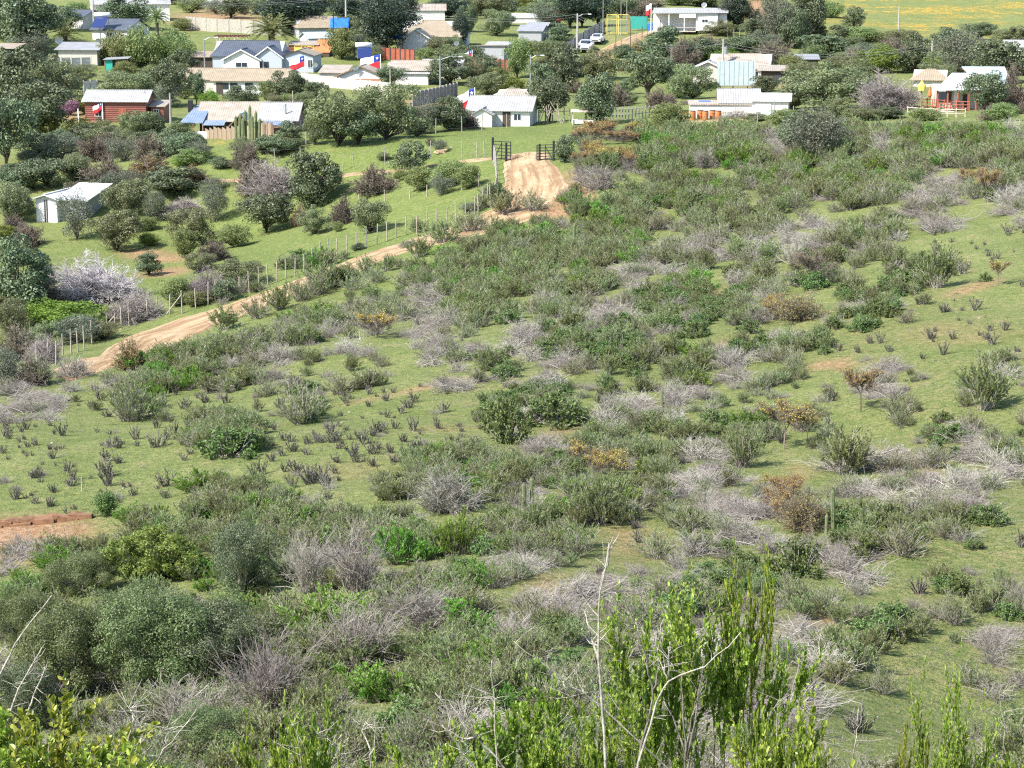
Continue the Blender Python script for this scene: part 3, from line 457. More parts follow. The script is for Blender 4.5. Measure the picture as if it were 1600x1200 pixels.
corr('panel_pale', (.52,.48,.44), (.56,.51,.46), step=.5, axis='Z', depth=.01); corr('panel_grey', (.27,.27,.28), (.20,.20,.21), step=.5, axis='Z', depth=.01); flat('concrete', (.36,.35,.33), .9, .12, 2, .3); flat('trim_white', (.8,.8,.79), .6, .03); flat('trim_dark', (.05,.05,.055), .7, .1); flat('wood', (.24,.17,.11), .85, .2, 4, .3); flat('wood_pale', (.45,.40,.33), .85, .18, 4, .3); flat('wood_dark', (.07,.055,.045), .85, .2, 4); corr('wood_red', (.36,.10,.055), (.26,.07,.04), step=.16); corr('wood_fence', (.33,.25,.17), (.24,.18,.13), step=.16)
flat('post', (.34,.30,.24), .9, .2, 6, .4); flat('post_grey', (.30,.28,.26), .9, .2, 6, .4); flat('metal_dark', (.035,.035,.04), .5, .15, 8, 0, .4); flat('metal_grey', (.35,.36,.37), .45, .1, 4, 0, .6); flat('wire', (.2,.2,.2), .5, .1, 4, 0, .6); flat('steel_white', (.74,.75,.76), .4, .03)
flat('bark_pale', (.40,.37,.32), .9, .4, 14, .6); flat('bark_grey', (.20,.18,.155), .9, .4, 14, .6)
flat('red', (.55,.03,.04), .7, .08); flat('white_cloth', (.8,.8,.8), .8, .03); flat('blue_cloth', (.02,.05,.28), .8, .05); flat('blue_tarp', (.03,.14,.55), .5, .15); flat('teal', (.03,.33,.27), .6, .1); flat('orange', (.45,.16,.06), .7, .15); flat('yellow', (.7,.55,.12), .6, .08); flat('terracotta', (.50,.17,.07), .8, .2, 6, .3); flat('pink', (.55,.33,.33), .8, .1); flat('tarp_green', (.04,.3,.25), .7, .1); flat('stone', (.34,.32,.27), .95, .2, 5, .5); flat('hide', (.45,.32,.2), .8, .15, 3); flat('billboard_back', (.40,.47,.49), .6, .1, 1.5); flat('rubber', (.02,.02,.02), .85, .1)
flat('car_paint', (.78,.79,.80), .25, .02, 2, 0, .1, .6)
m, nt, b = newmat('glass'); b.inputs['Base Color'].default_value = (.03,.04,.055,1); b.inputs['Roughness'].default_value = .12; b.inputs['Specular IOR Level'].default_value = .7
m, nt, b = newmat('solar'); b.inputs['Base Color'].default_value = (.02,.035,.12,1); b.inputs['Roughness'].default_value = .15; b.inputs['Specular IOR Level'].default_value = .8
m, nt, b = newmat('lamp_red'); b.inputs['Base Color'].default_value = (.4,.01,.01,1); b.inputs['Roughness'].default_value = .2
m, nt, b = newmat('cactus'); tc = nd(nt, 'ShaderNodeTexCoord'); nt.links.new(ramp(nt, noise(nt, 6, 5, tc.outputs['Object']).outputs[0], [(.3, (.09,.12,.05)), (.6, (.17,.20,.09)), (.75, (.27,.26,.17))]).outputs[0], b.inputs['Base Color']); b.inputs['Roughness'].default_value = .8
# ------------------------------------------------------------ houses
def pxm(p): return F / proj(p)[2]
def window(par, face, W, D, u, z, w, h, wall, pane='glass', frame='trim_white'):
    """frame with its pane on one wall: f front, r right, l left; u along the wall 0..1"""
    fr = MB(); pn = MB(); t = .05
    def bx(m, a0, a1, z0, z1, o0, o1):
        if face == 'f': m.box(a0, a1, -o1, -o0, z0, z1)
        elif face == 'r': m.box(W / 2 + o0, W / 2 + o1, a0, a1, z0, z1)
        else: m.box(-W / 2 - o1, -W / 2 - o0, a0, a1, z0, z1)
    c = -W / 2 + u * W if face == 'f' else u * D; a0, a1 = c - w / 2, c + w / 2
    for q in ((a0 - t, a1 + t, z - t, z), (a0 - t, a1 + t, z + h, z + h + t), (a0 - t, a0, z, z + h), (a1, a1 + t, z, z + h), (c - .02, c + .02, z, z + h)): bx(fr, *q, .002, .06)
    bx(pn, a0, a1, z, z + h, .004, .03); f = fr.build('window', frame, par); pn.build('pane', pane, f); return f
def door(par, face, W, D, u, w, h, mat='wood_dark'):
    m = MB(); c = -W / 2 + u * W if face == 'f' else u * D
    if face == 'f': m.box(c - w / 2, c + w / 2, -.05, -.003, 0.02, h)
    elif face == 'r': m.box(W / 2 + .003, W / 2 + .05, c - w / 2, c + w / 2, .02, h)
    else: m.box(-W / 2 - .05, -W / 2 - .003, c - w / 2, c + w / 2, .02, h)
    d = m.build('door', mat, par); k = MB()
    if face == 'f': k.box(c + w * .35, c + w * .35 + .05, -.09, -.052, h * .48, h * .52)
    else: k.box(W / 2 + .052 if face == 'r' else -W / 2 - .09, W / 2 + .09 if face == 'r' else -W / 2 - .052, c + w * .3, c + w * .3 + .05, h * .48, h * .52)
    k.build('handle', 'metal_grey', d)
def gable(par, W, D, h, rise, ridge, wall, roof, ov=.35, x0=None, y0=0, t=.09, fascia=None, hip=0, lo=0):
    """walls and roof; ridge 'x' across the view, 'y' away from it, 'f'/'b' one slope falling to front or back"""
    x0 = -W / 2 if x0 is None else x0; x1 = x0 + W; y1 = y0 + D; wl = MB(); rf = MB(); z0 = -.9
    if ridge == 'x':
        wl.prism([(x0, y0, z0), (x0, y1, z0), (x0, y1, h), (x0, (y0 + y1) / 2, h + rise), (x0, y0, h)], (W, 0, 0)); s = rise / (D / 2); e = ov * s; ym = (y0 + y1) / 2; a = x0 - ov; b_ = x1 + ov; k = min(hip, W * .45); t2 = t + .03
        rf.slab([(a, y0 - ov, h - e + t2), (b_, y0 - ov, h - e + t2), (b_ - k, ym, h + rise + t2), (a + k, ym, h + rise + t2)], t); rf.slab([(b_, y1 + ov, h - e + t2), (a, y1 + ov, h - e + t2), (a + k, ym + .002, h + rise + t2), (b_ - k, ym + .002, h + rise + t2)], t)
        if hip:
            for sx, xa in ((-1, a), (1, b_)): rf.poly([(xa, y0 - ov, h - e + t2), (xa - sx * k, ym, h + rise + t2), (xa, y1 + ov, h - e + t2)][::-sx])
        rd = MB().box(a + k, b_ - k, ym - .12, ym + .12, h + rise + t2 - .03, h + rise + t2 + .05)
    elif ridge == 'y':
        xm = (x0 + x1) / 2; wl.prism([(x0, y0, z0), (x1, y0, z0), (x1, y0, h), (xm, y0, h + rise), (x0, y0, h)], (0, D, 0)); s = rise / (W / 2); e = ov * s; a = y0 - ov; b_ = y1 + ov; t2 = t + .03
        rf.slab([(x0 - ov, a, h - e + t2), (xm, a, h + rise + t2), (xm, b_, h + rise + t2), (x0 - ov, b_, h - e + t2)], t); rf.slab([(xm + .002, a, h + rise + t2), (x1 + ov, a, h - e + t2), (x1 + ov, b_, h - e + t2), (xm + .002, b_, h + rise + t2)], t); rd = MB().box(xm - .12, xm + .12, a, b_, h + rise + t2 - .03, h + rise + t2 + .05)
    else:
        zf, zb = (h, h + rise) if ridge == 'f' else (h + rise, h); wl.prism([(x0, y0, z0), (x0, y1, z0), (x0, y1, zb), (x0, y0, zf)], (W, 0, 0)); s = (zb - zf) / D; rf.slab([(x0 - ov, y0 - ov, zf - ov * s + t + .02), (x1 + ov, y0 - ov, zf - ov * s + t + .02), (x1 + ov, y1 + ov, zb + ov * s + t + .02), (x0 - ov, y1 + ov, zb + ov * s + t + .02)], t); rd = None
    wl.build('wall', wall, par); r = rf.build('roof', roof, par)
    if rd: rd.build('ridge_cap', roof, r)
    if fascia:
        fm = MB()
        if ridge == 'y':
            for sx, (xa, xb) in ((1, (x0 - ov, (x0 + x1) / 2)), (-1, (x1 + ov, (x0 + x1) / 2))): fm.slab([(xa, y0 - ov - .04, h - e + t2), (xb, y0 - ov - .04, h + rise + t2), (xb, y0 - ov - .003, h + rise + t2), (xa, y0 - ov - .003, h - e + t2)], .2)
        else: fm.box(x0 - ov, x1 + ov, y0 - ov - .04, y0 - ov - .003, h - .25, h + .08)
        fm.build('fascia', fascia, r)
    return r
def house(name, label, cx, by, wpx, D, h, rise, ridge, wall, roof, rot=0, ov=.3, fascia=None, hip=0, name_land=None, cat='house', wins=(), doors=(), dz=0):
    p = G(cx, by); s = pxm(p); o = empty(name, (p.x, p.y, p.z + dz), R(rot), label, cat); W = wpx / s; gable(o, W, D, h, rise, ridge, wall, roof, ov, fascia=fascia, hip=hip)
    for q in wins: window(o, q[0], W, D, *q[1:], wall)
    for q in doors: door(o, q[0], W, D, *q[1:])
    o.scale = (1, .85, .76)
    if name_land: land(name_land, cx, by - h * s * .38)
    return o, W, s
def post_at(px, by, h, r=.05, mat='post', name='fence_post', n=6, lean=0): p = G(px, by); m = MB(); m.tube([(0, 0, -.3), (lean * h, 0, h)], [r, r * .9], n); o = m.build(name, mat); o.location = p; return o
def dish(par_or_none, loc, rad, az=30, label=None):
    o = empty('satellite_dish', loc, R(az)); m = MB(); n = 14; prev = None; pts = []
    for k in range(4): rr = rad * k / 3; pts.append([(rr * math.cos(a * 2 * math.pi / n), -.35 * rad + .35 * rad * (k / 3) ** 2 * -1 + .35 * rad, rr * math.sin(a * 2 * math.pi / n)) for a in range(n)])
    for k in range(3):
        for a in range(n): c_ = (a + 1) % n; m.poly([pts[k][a], pts[k][c_], pts[k + 1][c_], pts[k + 1][a]] if k else [pts[0][0], pts[1][c_], pts[1][a]])
    ob = m.build('reflector', 'steel_white', o); ob.rotation_euler = (R(25), 0, 0); MB().tube([(0, .03, 0), (0, .3, -rad * 1.5)], .03).build('mount', 'metal_grey', o); MB().tube([(0, -.02, -rad * .8), (0, -rad * .9, 0)], .015).build('feed_arm', 'metal_grey', o); tag(o, label, 'satellite dish'); return o
def solar_heater(loc, rz, label, sc=1.):
    o = empty('solar_water_heater', loc, R(rz), label, 'solar heater'); o.scale = (sc,) * 3; MB().slab([(-.8, -.7, .15), (.8, -.7, .15), (.8, .7, 1.25), (-.8, .7, 1.25)], .07).build('collector', 'solar', o); m = MB(); m.tube([(-.95, .85, 1.5), (.95, .85, 1.5)], .27, 12); m.build('tank', 'steel_white', o, True)
    m = MB()
    for x in (-.75, .75): m.tube([(x, .85, 0), (x, .85, 1.3)], .03); m.tube([(x, -.7, .1), (x, .85, 0.02)], .03)
    m.build('frame', 'metal_grey', o); return o
def flagpole(px, by, hpx, label, fw=1.6, fh=1.1, red=.0, canton=True, left=True, sag=.0, droop=.25, extra=0):
    """flag of three panels blown to the left of its pole"""
    p = G(px, by); s = pxm(p); Hh = hpx / s; o = empty('flagpole', (p.x, p.y, p.z), 0, label, 'flag'); m = MB(); m.tube([(0, 0, -.4), (0, 0, Hh)], [.06, .045], 8); m.build('pole', 'steel_white', o)
    nx, nz = 24, 12; f = MB(); V_ = []
    for j in range(nz + 1):
        for i in range(nx + 1): u = i / nx; t = j / nz; V_.append((-u * fw * .93, .16 * math.sin(u * 7 + t * 1.5) * u ** .5, Hh - .05 - t * fh - droop * fw * u ** 1.2 + .06 * math.sin(u * 9)))
    f.v = V_
    for j in range(nz):
        for i in range(nx):
            k = 1 if j >= nz / 2 else (2 if (i < nx / 3 and canton) else 0); a = j * (nx + 1) + i; f.f.append((a, a + 1, a + nx + 2, a + nx + 1)); f.m.append(k)
    fl = f.build('flag', ['white_cloth', 'red', 'blue_cloth'], o, True); fl.data.materials[1] = MATS['red']; sd_ = fl.modifiers.new('thick', 'SOLIDIFY'); sd_.thickness = .012
    if canton:
        for side in (-1, 1):
            st = MB(); c = (-fw * .155, 0, Hh - .05 - fh * .25 - droop * fw * .155 ** 1.2 * 1.0 + .05)
            pts = [(c[0] + (.09 if k % 2 == 0 else .036) * fh * 1.4 * math.sin(k * math.pi / 5), .13 * side + .05, c[2] + (.09 if k % 2 == 0 else .036) * fh * 1.4 * math.cos(k * math.pi / 5)) for k in range(10)]; st.prism(pts, (0, .006, 0)); q = st.build('star', 'white_cloth', fl)
    return o
def lamppost(px, by, hpx, label, arm=1.3, mat='metal_grey', thick=.07, side=1, transformer=False, name='street_lamp', lamp=True, cross=False):
    p = G(px, by); s = pxm(p); Hh = hpx / s; o = empty(name, (p.x, p.y, p.z), 0, label, 'street lamp' if lamp else 'utility pole'); MB().tube([(0, 0, -.5), (0, 0, Hh)], [thick * 1.3, thick * .8], 8).build('pole', mat, o)
    if lamp: MB().tube([(0, 0, Hh - .5), (side * arm * .5, 0, Hh - .1), (side * arm, 0, Hh - .05)], .03).build('arm', 'metal_grey', o); MB().box(min(side * arm, side * (arm + .5)), max(side * arm, side * (arm + .5)), -.1, .1, Hh - .14, Hh - .02).build('lamp_head', 'steel_white', o)
    if cross: MB().box(-.7, .7, -.06, .06, Hh - .45, Hh - .33).build('crossarm', 'wood_dark', o)
    if transformer: m = MB(); m.tube([(.35, 0, Hh - 2), (.35, 0, Hh - 1)], .25, 10); m.build('transformer', 'metal_grey', o)
    return o, Vector((p.x, p.y, p.z + Hh))
# ------------------------------------------------------------ village, left half
H_ = house
o, W, s = H_('barn', 'long grey barn with pale roof behind dark trees at the top left', 205, 32, 120, 9, 3.6, 1.3, 'x', 'wall_white', 'roof_pale', 12, cat='barn', wins=[('r', .5, 1.2, 1., .8)], name_land='the grey barn')
o, W, s = H_('cottage', 'small white cottage with a dark grey roof above the spiky palm', 112, 44, 44, 6, 2.4, 1.2, 'x', 'wall_white', 'roof_dark', -28, .4, cat='cottage', wins=[('f', .3, 1., .8, .8)], name_land='the dark roofed cottage')
o, W, s = H_('house', 'house with dark grey roof behind the green hedge, solar heater on a mast', 172, 66, 62, 8, 2.5, 1.9, 'x', 'wall_white', 'roof_dark', -20, .4, name_land='the house behind the hedge', wins=[('f', .5, 1., 1., .9)])
sh = solar_heater((0, 0, 0), -12, 'solar water heater raised above the dark roof behind the hedge', 1.3); p = G(158, 66); sh.location = (p.x, p.y - .5, p.z + 2.2)
m = MB(); m.tube([(0, 0, -2.6), (0, 0, .1)], .07); m.build('mast', 'metal_grey', sh)
o, W, s = H_('house', 'low house with weathered blue grey roof behind a pale panel wall', 122, 100, 62, 9, 2.7, 1.0, 'x', 'wall_cream', 'roof_grey', -6, .5, name_land='the weathered roof house')
o, W, s = H_('open_shed', 'open shed with pale roof cut by the left edge of the picture', 3, 96, 34, 5, 2.4, .5, 'f', 'trim_dark', 'roof_buff', -8, .5, cat='shed', name_land='the shed at the left edge')
def panel_wall(name, label, pts, h, mat, n, cap=None, postmat='concrete', cat='wall'):
    """precast wall: posts with panels between, following the ground"""
    P3 = [G(*q) for q in pts]; o = empty(name, P3[0], 0, label, cat); base = P3[0]; L_ = [0]
    for a, b_ in zip(P3, P3[1:]): L_.append(L_[-1] + (b_ - a).length)
    def at(t):
        for k in range(len(P3) - 1):
            if t <= L_[k + 1] + 1e-6: f = (t - L_[k]) / (L_[k + 1] - L_[k]); v = P3[k].lerp(P3[k + 1], f); return Vector((v.x, v.y, float(H(v.x, v.y)))) - base
    for i in range(n):
        a = at(L_[-1] * i / n); b_ = at(L_[-1] * (i + 1) / n); z = max(a.z, b_.z) + h * .8; zb = min(a.z, b_.z) - .4; nn = Vector((-(b_ - a).y, (b_ - a).x, 0)).normalized() * .03
        MB().quadbox([(a.x - nn.x, a.y - nn.y, zb), (b_.x - nn.x, b_.y - nn.y, zb), (b_.x + nn.x, b_.y + nn.y, zb), (a.x + nn.x, a.y + nn.y, zb), (a.x - nn.x, a.y - nn.y, z), (b_.x - nn.x, b_.y - nn.y, z), (b_.x + nn.x, b_.y + nn.y, z), (a.x + nn.x, a.y + nn.y, z)]).build('panel', mat, o)
    for i in range(n + 1): a = at(min(L_[-1] * i / n, L_[-1] - .001)); MB().box(a.x - .09, a.x + .09, a.y - .09, a.y + .09, a.z - .4, a.z + h * .8 + .14).build('post', postmat, o)
    return o
panel_wall('panel_wall', 'pale precast panel wall in front of the weathered blue grey roof', [(48, 108), (95, 108), (143, 107)], 2., 'panel_pale', 6, postmat='wall_cream'); land('the pale panel wall', 95, 98)
panel_wall('panel_wall', 'short white panel wall fragment above the red cabin', [(131, 147), (152, 146)], 2.1, 'panel_pale', 2); land('the white wall fragment', 140, 135)
# green shed
p = G(182, 112); o = empty('lean_to', p, R(-4), 'small open lean-to with a teal side panel under the big hedge', 'shed'); s = pxm(p); Wd = 36 / s
MB().box(-Wd / 2, -Wd / 2 + Wd * .33, 0, .1, 0, 1.8).build('side_panel', 'teal', o); MB().slab([(-Wd / 2 - .2, -.4, 1.9), (Wd / 2 + .2, -.4, 2.1), (Wd / 2 + .2, 2.2, 2.3), (-Wd / 2 - .2, 2.2, 2.1)], .05).build('roof', 'roof_grey', o)
m = MB()
for x in (-Wd / 2, 0, Wd / 2): m.box(x - .05, x + .05, -.05, .05, -.3, 1.9); m.box(x - .05, x + .05, 2., 2.1, -.3, 2.1)
m.build('frame', 'wood', o); MB().box(-Wd / 2 + .06, Wd / 2 - .06, 1.9, 1.98, 0, 2.05).build('back_panel', 'wood_dark', o); land('the teal panelled lean-to', 182, 100)
# blue grey roofed house
p = G(382, 112); s = pxm(p); o = empty('house', p, R(-4), 'large pale blue house with dark slate roof and white front gable', 'house'); u = lambda d: d / s
gable(o, u(108), 9, 2.9, 2.4, 'x', 'wall_blue', 'roof_dark', .35, x0=-u(50), hip=1.2); gable(o, u(56), 4.5, 2.5, 1.7, 'y', 'wall_white', 'roof_dark', .35, x0=-u(26), y0=-3.5, fascia='trim_white')
gable(o, u(42), 5, 2.9, 1.8, 'y', 'wall_blue', 'roof_dark', .3, x0=u(22), y0=-3., fascia='trim_white')
w_ = window(o, 'f', u(100), 1, .5 + 2 / 100, 1.1, 1.6, .8, 0); w_.location = (0, -3.5, 0)
for xx in (.8, .9): w_ = window(o, 'f', u(100), 1, xx, .7, .55, 1.3, 0, frame='trim_dark'); w_.location = (0, -3., 0)
land('the slate roofed blue house', 382, 96)
o, W, s = H_('house', 'pale blue flat fronted house with tan roof and three tall windows', 466, 113, 48, 7, 3.1, .9, 'y', 'wall_blue', 'roof_tan', -6, .25, fascia='trim_dark', wins=[('f', .30, 1.3, .5, .9), ('f', .46, 1.3, .5, .9), ('f', .6, 1.3, .5, .9), ('f', .9, .9, .6, 1.4)], name_land='the tan roofed blue house')
o, W, s = H_('outbuilding', 'low wooden outbuilding with tan roof left of the slate roofed house', 316, 106, 40, 5, 2.1, .8, 'x', 'wood_dark', 'roof_tan', -4, .4, cat='outbuilding', name_land='the tan roofed outbuilding')
# white bungalow
p = G(362, 148); s = pxm(p); o = empty('bungalow', p, R(-4), 'white bungalow with two tan roof slopes and a veranda', 'bungalow'); u = lambda d: d / s
gable(o, u(118), 7, 2.5, 1.7, 'x', 'wall_white', 'roof_tan', .4, x0=-u(28), hip=.5); gable(o, u(52), 7, 2.5, 1.6, 'x', 'wall_cream', 'roof_tan', .3, x0=-u(76), y0=1.5)
for xx in (.22, .42, .75): window(o, 'f', u(120), 7, .18 + xx * .6 + .1, 1., .9, 1., 0, frame='trim_dark')
door(o, 'f', u(118), 7, .34, .9, 2.1); land('the white bungalow', 362, 132)
# red cabin
o, W, s = H_('cabin', 'dark red wooden cabin with pale grey roof and a lean-to annex', 181, 191, 96, 5.5, 3.1, 1.3, 'x', 'wall_red', 'roof_pale', -3, .35, cat='cabin', wins=[('f', .22, .9, .75, .9)], doors=[('f', .62, .9, 2., 'wood_red')], name_land='the red cabin')
gable(o, 20 / s, 4, 2.2, .5, 'f', 'wall_red', 'roof_buff', .25, x0=W / 2 + .35, y0=1.2); w_ = window(o, 'f', W, 1, 1.14, .9, .5, .9, 0); w_.location = (0, 1.2, 0)
m = MB(); m.tube([(W / 2 - .5, 2.2, 2.8), (W / 2 - .5, 2.2, 4.2)], .13, 8); m.tube([(W / 2 - .5, 2.2, 4.22), (W / 2 - .5, 2.2, 4.4)], [.2, .02], 8); m.build('chimney', 'metal_grey', o)
m = MB(); m.tube([(-W / 2 - .5, -1.3, -.5), (-W / 2 - .5, -1.3, 2.1)], .06); m.build('porch_post', 'trim_white', o)
flagpole(161, 190, 31, 'small flag hanging from a white pole in front of the red cabin', 1.2, .9, canton=True, droop=.5)
# timber house with blue roofs
p = G(372, 214); s = pxm(p); o = empty('timber_house', p, R(-3), 'rambling timber house with tan and blue roofs and a brick gable end', 'house'); u = lambda d: d / s
gable(o, u(96), 8, 2.4, 2.1, 'x', 'wood_dark', 'roof_buff', .5, x0=-u(60)); gable(o, u(54), 7.5, 2.5, 2., 'x', 'wall_brick', 'roof_pale', .4, x0=u(37.5), y0=-.3)
rf = MB(); rf.slab([(-u(86), -2.2, 2.25), (-u(50), -2.2, 2.2), (-u(50), 3.8, 4.1), (-u(72), 3.8, 4.15)], .08); rf.slab([(-u(50) + .05, -2.6, 1.95), (-u(16), -2.6, 1.95), (-u(16), -.8, 2.42), (-u(50) + .05, -.8, 2.42)], .08); rf.slab([(u(42), -2.2, 1.95), (u(88), -2.2, 1.95), (u(88), -.85, 2.32), (u(42), -.85, 2.32)], .08); V3, F3 = rf.v, rf.f
for k in range(3): q = MB(); q.v = V3[8 * k:8 * k + 8]; q.f = [tuple(i - 8 * k for i in f) for f in F3[6 * k:6 * k + 6]]; q.m = [0] * 6; q.build('porch_roof', 'roof_blue', o)
gable(o, u(30), 3.2, 2.1, 1.4, 'y', 'wood_dark', 'roof_cyan', .3, x0=u(-4), y0=-2.6, fascia='wood'); rd_ = MB(); rd_.prism([(u(2), -2.66, 2.15), (u(22), -2.66, 2.15), (u(12), -2.66, 3.0)], (0, .03, 0)); rd_.build('gable_panel', 'red', o)
m = MB()
for x in (-82, -66, -50, -30, -16, 44, 60, 86): m.tube([(u(x), -2.1, -.4), (u(x), -2.1, 2.)], .07)
m.build('porch_posts', 'wood', o).name = 'porch_frame'; m = MB(); m.box(-u(84), -u(84) + .5, 2.5, 3., 3.2, 4.9); m.build('chimney', 'metal_dark', o); m = MB(); m.tube([(u(74), .8, 3.), (u(74), .8, 4.6)], .1, 8); m.build('vent_pipe', 'metal_grey', o)
w_ = window(o, 'r', u(182), 8, .45, 1., .7, 1., 0); land('the timber house', 372, 195)
for x in (-70, -34): m = MB(); m.box(u(x) - .5, u(x) + .5, .0, .02, .8, 1.8)
# wooden palisade, tub, cactus row
panel_wall('palisade', 'brown wooden palisade in front of the timber house', [(322, 216), (370, 217), (402, 217)], 1.15, 'wood_fence', 9, postmat='wood', cat='fence')
panel_wall('palisade', 'tall rough board fence beside the brick gable end', [(400, 220), (425, 220)], 1.9, 'wood_fence', 4, postmat='wood', cat='fence')
p = G(314, 216); o = empty('water_tub', p, 0, 'white upturned tub lying on the grass below the timber house', 'tub'); m = MB(); n = 16; R1 = [(1.25, 0), (1.2, .35), (1.0, .6), (.5, .72)]
ring = [[(a * math.cos(2 * math.pi * k / n), a * .55 * math.sin(2 * math.pi * k / n), z) for k in range(n)] for a, z in R1]
for i in range(3):
    for k in range(n): m.poly([ring[i][k], ring[i][(k + 1) % n], ring[i + 1][(k + 1) % n], ring[i + 1][k]])
m.poly(ring[3]); m.build('shell', 'steel_white', o, True); MB().tube([(1.27 * math.cos(a / 8 * math.pi), .7 * math.sin(a / 8 * math.pi), .04) for a in range(17)], .05).build('rim', 'steel_white', o)
def cactus(px, by, h, r=.12, label=None, arms=0, group=None, d=None):
    p = G(px, by); o = empty('column_cactus', p, rg0.random() * 6); o.rotation_euler = (rg0.uniform(-.05, .05), rg0.uniform(-.05, .05), rg0.random() * 6); n = 20
    def col(x, y, z0, hh, rr):
        m = MB(); lv = 14
        for i in range(lv + 1):
            t = i / lv; q = rr * (1 if t < .9 else math.sqrt(max(0.02, 1 - ((t - .9) / .1) ** 2))) * (1 + .03 * math.sin(t * 17))
            for k in range(n): a = 2 * math.pi * k / n; w_ = q * (1.1 if k % 2 else .86); m.v.append((x + w_ * math.cos(a), y + w_ * math.sin(a), z0 + t * hh))
            if i:
                b_ = (i - 1) * n
                for k in range(n): e = (k + 1) % n; m.f.append((b_ + k, b_ + e, b_ + n + e, b_ + n + k)); m.m.append(0)
        m.f.append(tuple(lv * n + k for k in range(n))); m.m.append(0); return m
    col(0, 0, -.3, h + .3, r).build('stem', 'cactus', o)
    for k in range(arms): a = rg0.random() * 6; col(math.cos(a) * r * 2, math.sin(a) * r * 2, -.1, h * rg0.uniform(.45, .9), r * .8).build('branch', 'cactus', o)
    if label: tag(o, label, 'cactus', group)
    return o
for i, (x, h) in enumerate([(369, 2.4), (374, 2.7), (379, 2.3), (384, 2.9), (391, 3.4), (395, 2.5), (400, 2.8), (405, 2.2)]):
    c = cactus(x, 221 + (i % 3), h, .13); tag(c, 'x', 'cactus', 'row of column cacti in front of the timber house'); AUTO.append((c, 'column cactus in the tall row', x, 205))
flagpole(477, 127, 40, 'flag on a white pole right of the tan roofed blue house', 2.3, 1.5, droop=.3)
# brick fronted house and neighbours
p = G(560, 136); s = pxm(p); o = empty('house', p, R(-6), 'long low house with buff roof, white gable and orange brick base', 'house'); u = lambda d: d / s
gable(o, u(76), 9, 1.9, 1.7, 'y', 'wall_white', 'roof_buff', .4, x0=-u(34), fascia='wood'); MB().box(-u(33), u(41), -.07, -.004, -.6, 1.45).build('brick_base', 'wall_brick_orange', o)
gable(o, u(66), 8, 2.3, 1.5, 'x', 'wall_white', 'roof_pale', .3, x0=u(42), y0=1.5); gable(o, u(40), 5, 2.2, .9, 'f', 'wall_cream', 'roof_buff', .3, x0=-u(66), y0=3)
w_ = window(o, 'f', u(76), 9, .12, .7, .8, .8, 0); land('the orange brick house', 560, 115)
dp = dish(None, (0, 0, 0), .45, 20, 'satellite dish on the white gable of the orange brick house'); p2 = G(556, 136); dp.location = (p2.x, p2.y - .45, p2.z + 2.7)
p2 = G(569, 118); solar_heater((p2.x, p2.y + 1.2, p2.z + 2.3), 8, 'solar water heater on the roof of the orange brick house', 1.25)
o, W, s = H_('house', 'house with buff roof and shaded gable between the brick house and dark trees', 640, 132, 62, 8, 2.5, 1.4, 'x', 'wall_grey', 'roof_buff', -6, .3, name_land='the buff roofed house')
o, W, s = H_('annex', 'white roofed annex right of the buff roofed house', 690, 122, 60, 7, 2.2, .9, 'x', 'wall_white', 'roof_pale', -4, .3, cat='annex')
flagpole(595, 128, 43, 'large flag on the roof side of the orange brick house', 3., 1.9, droop=.22)
panel_wall('concrete_wall', 'long low cream concrete wall above the two olive trees', [(450, 126), (500, 134), (550, 140), (610, 146)], 1.7, 'wall_cream', 10, postmat='wall_cream'); land('the cream concrete wall', 530, 130)
panel_wall('panel_fence', 'grey precast panel fence beside the bare yard, its posts showing on top', [(644, 166), (672, 160), (714, 150)], 2.1, 'panel_grey', 12, postmat='concrete', cat='fence'); land('the grey panel fence', 680, 145)
o, W, s = H_('white_house', 'white house with long pale roof behind the white, blue and red flag', 780, 198, 96, 7, 2.2, 1.5, 'x', 'wall_white', 'roof_pale', -8, .35, wins=[('f', .8, .9, .7, .8)], doors=[('f', .62, .8, 2.)], name_land='the white house by the field')
gable(o, 30 / s, 4, 1.8, .7, 'y', 'wall_white', 'roof_pale', .3, x0=-W / 2 + .6, y0=-1.5)
o, W, s = H_('hut', 'small hut with peaked buff roof behind the white house by the field', 808, 172, 44, 6, 1.9, 1.1, 'x', 'wall_cream', 'roof_buff', 10, .3, hip=1.2, cat='hut', name_land='the small buff roofed hut')
flagpole(742, 192, 55, 'flag flying from a pole at the corner of the white house by the field', 2.2, 1.9, droop=.5)
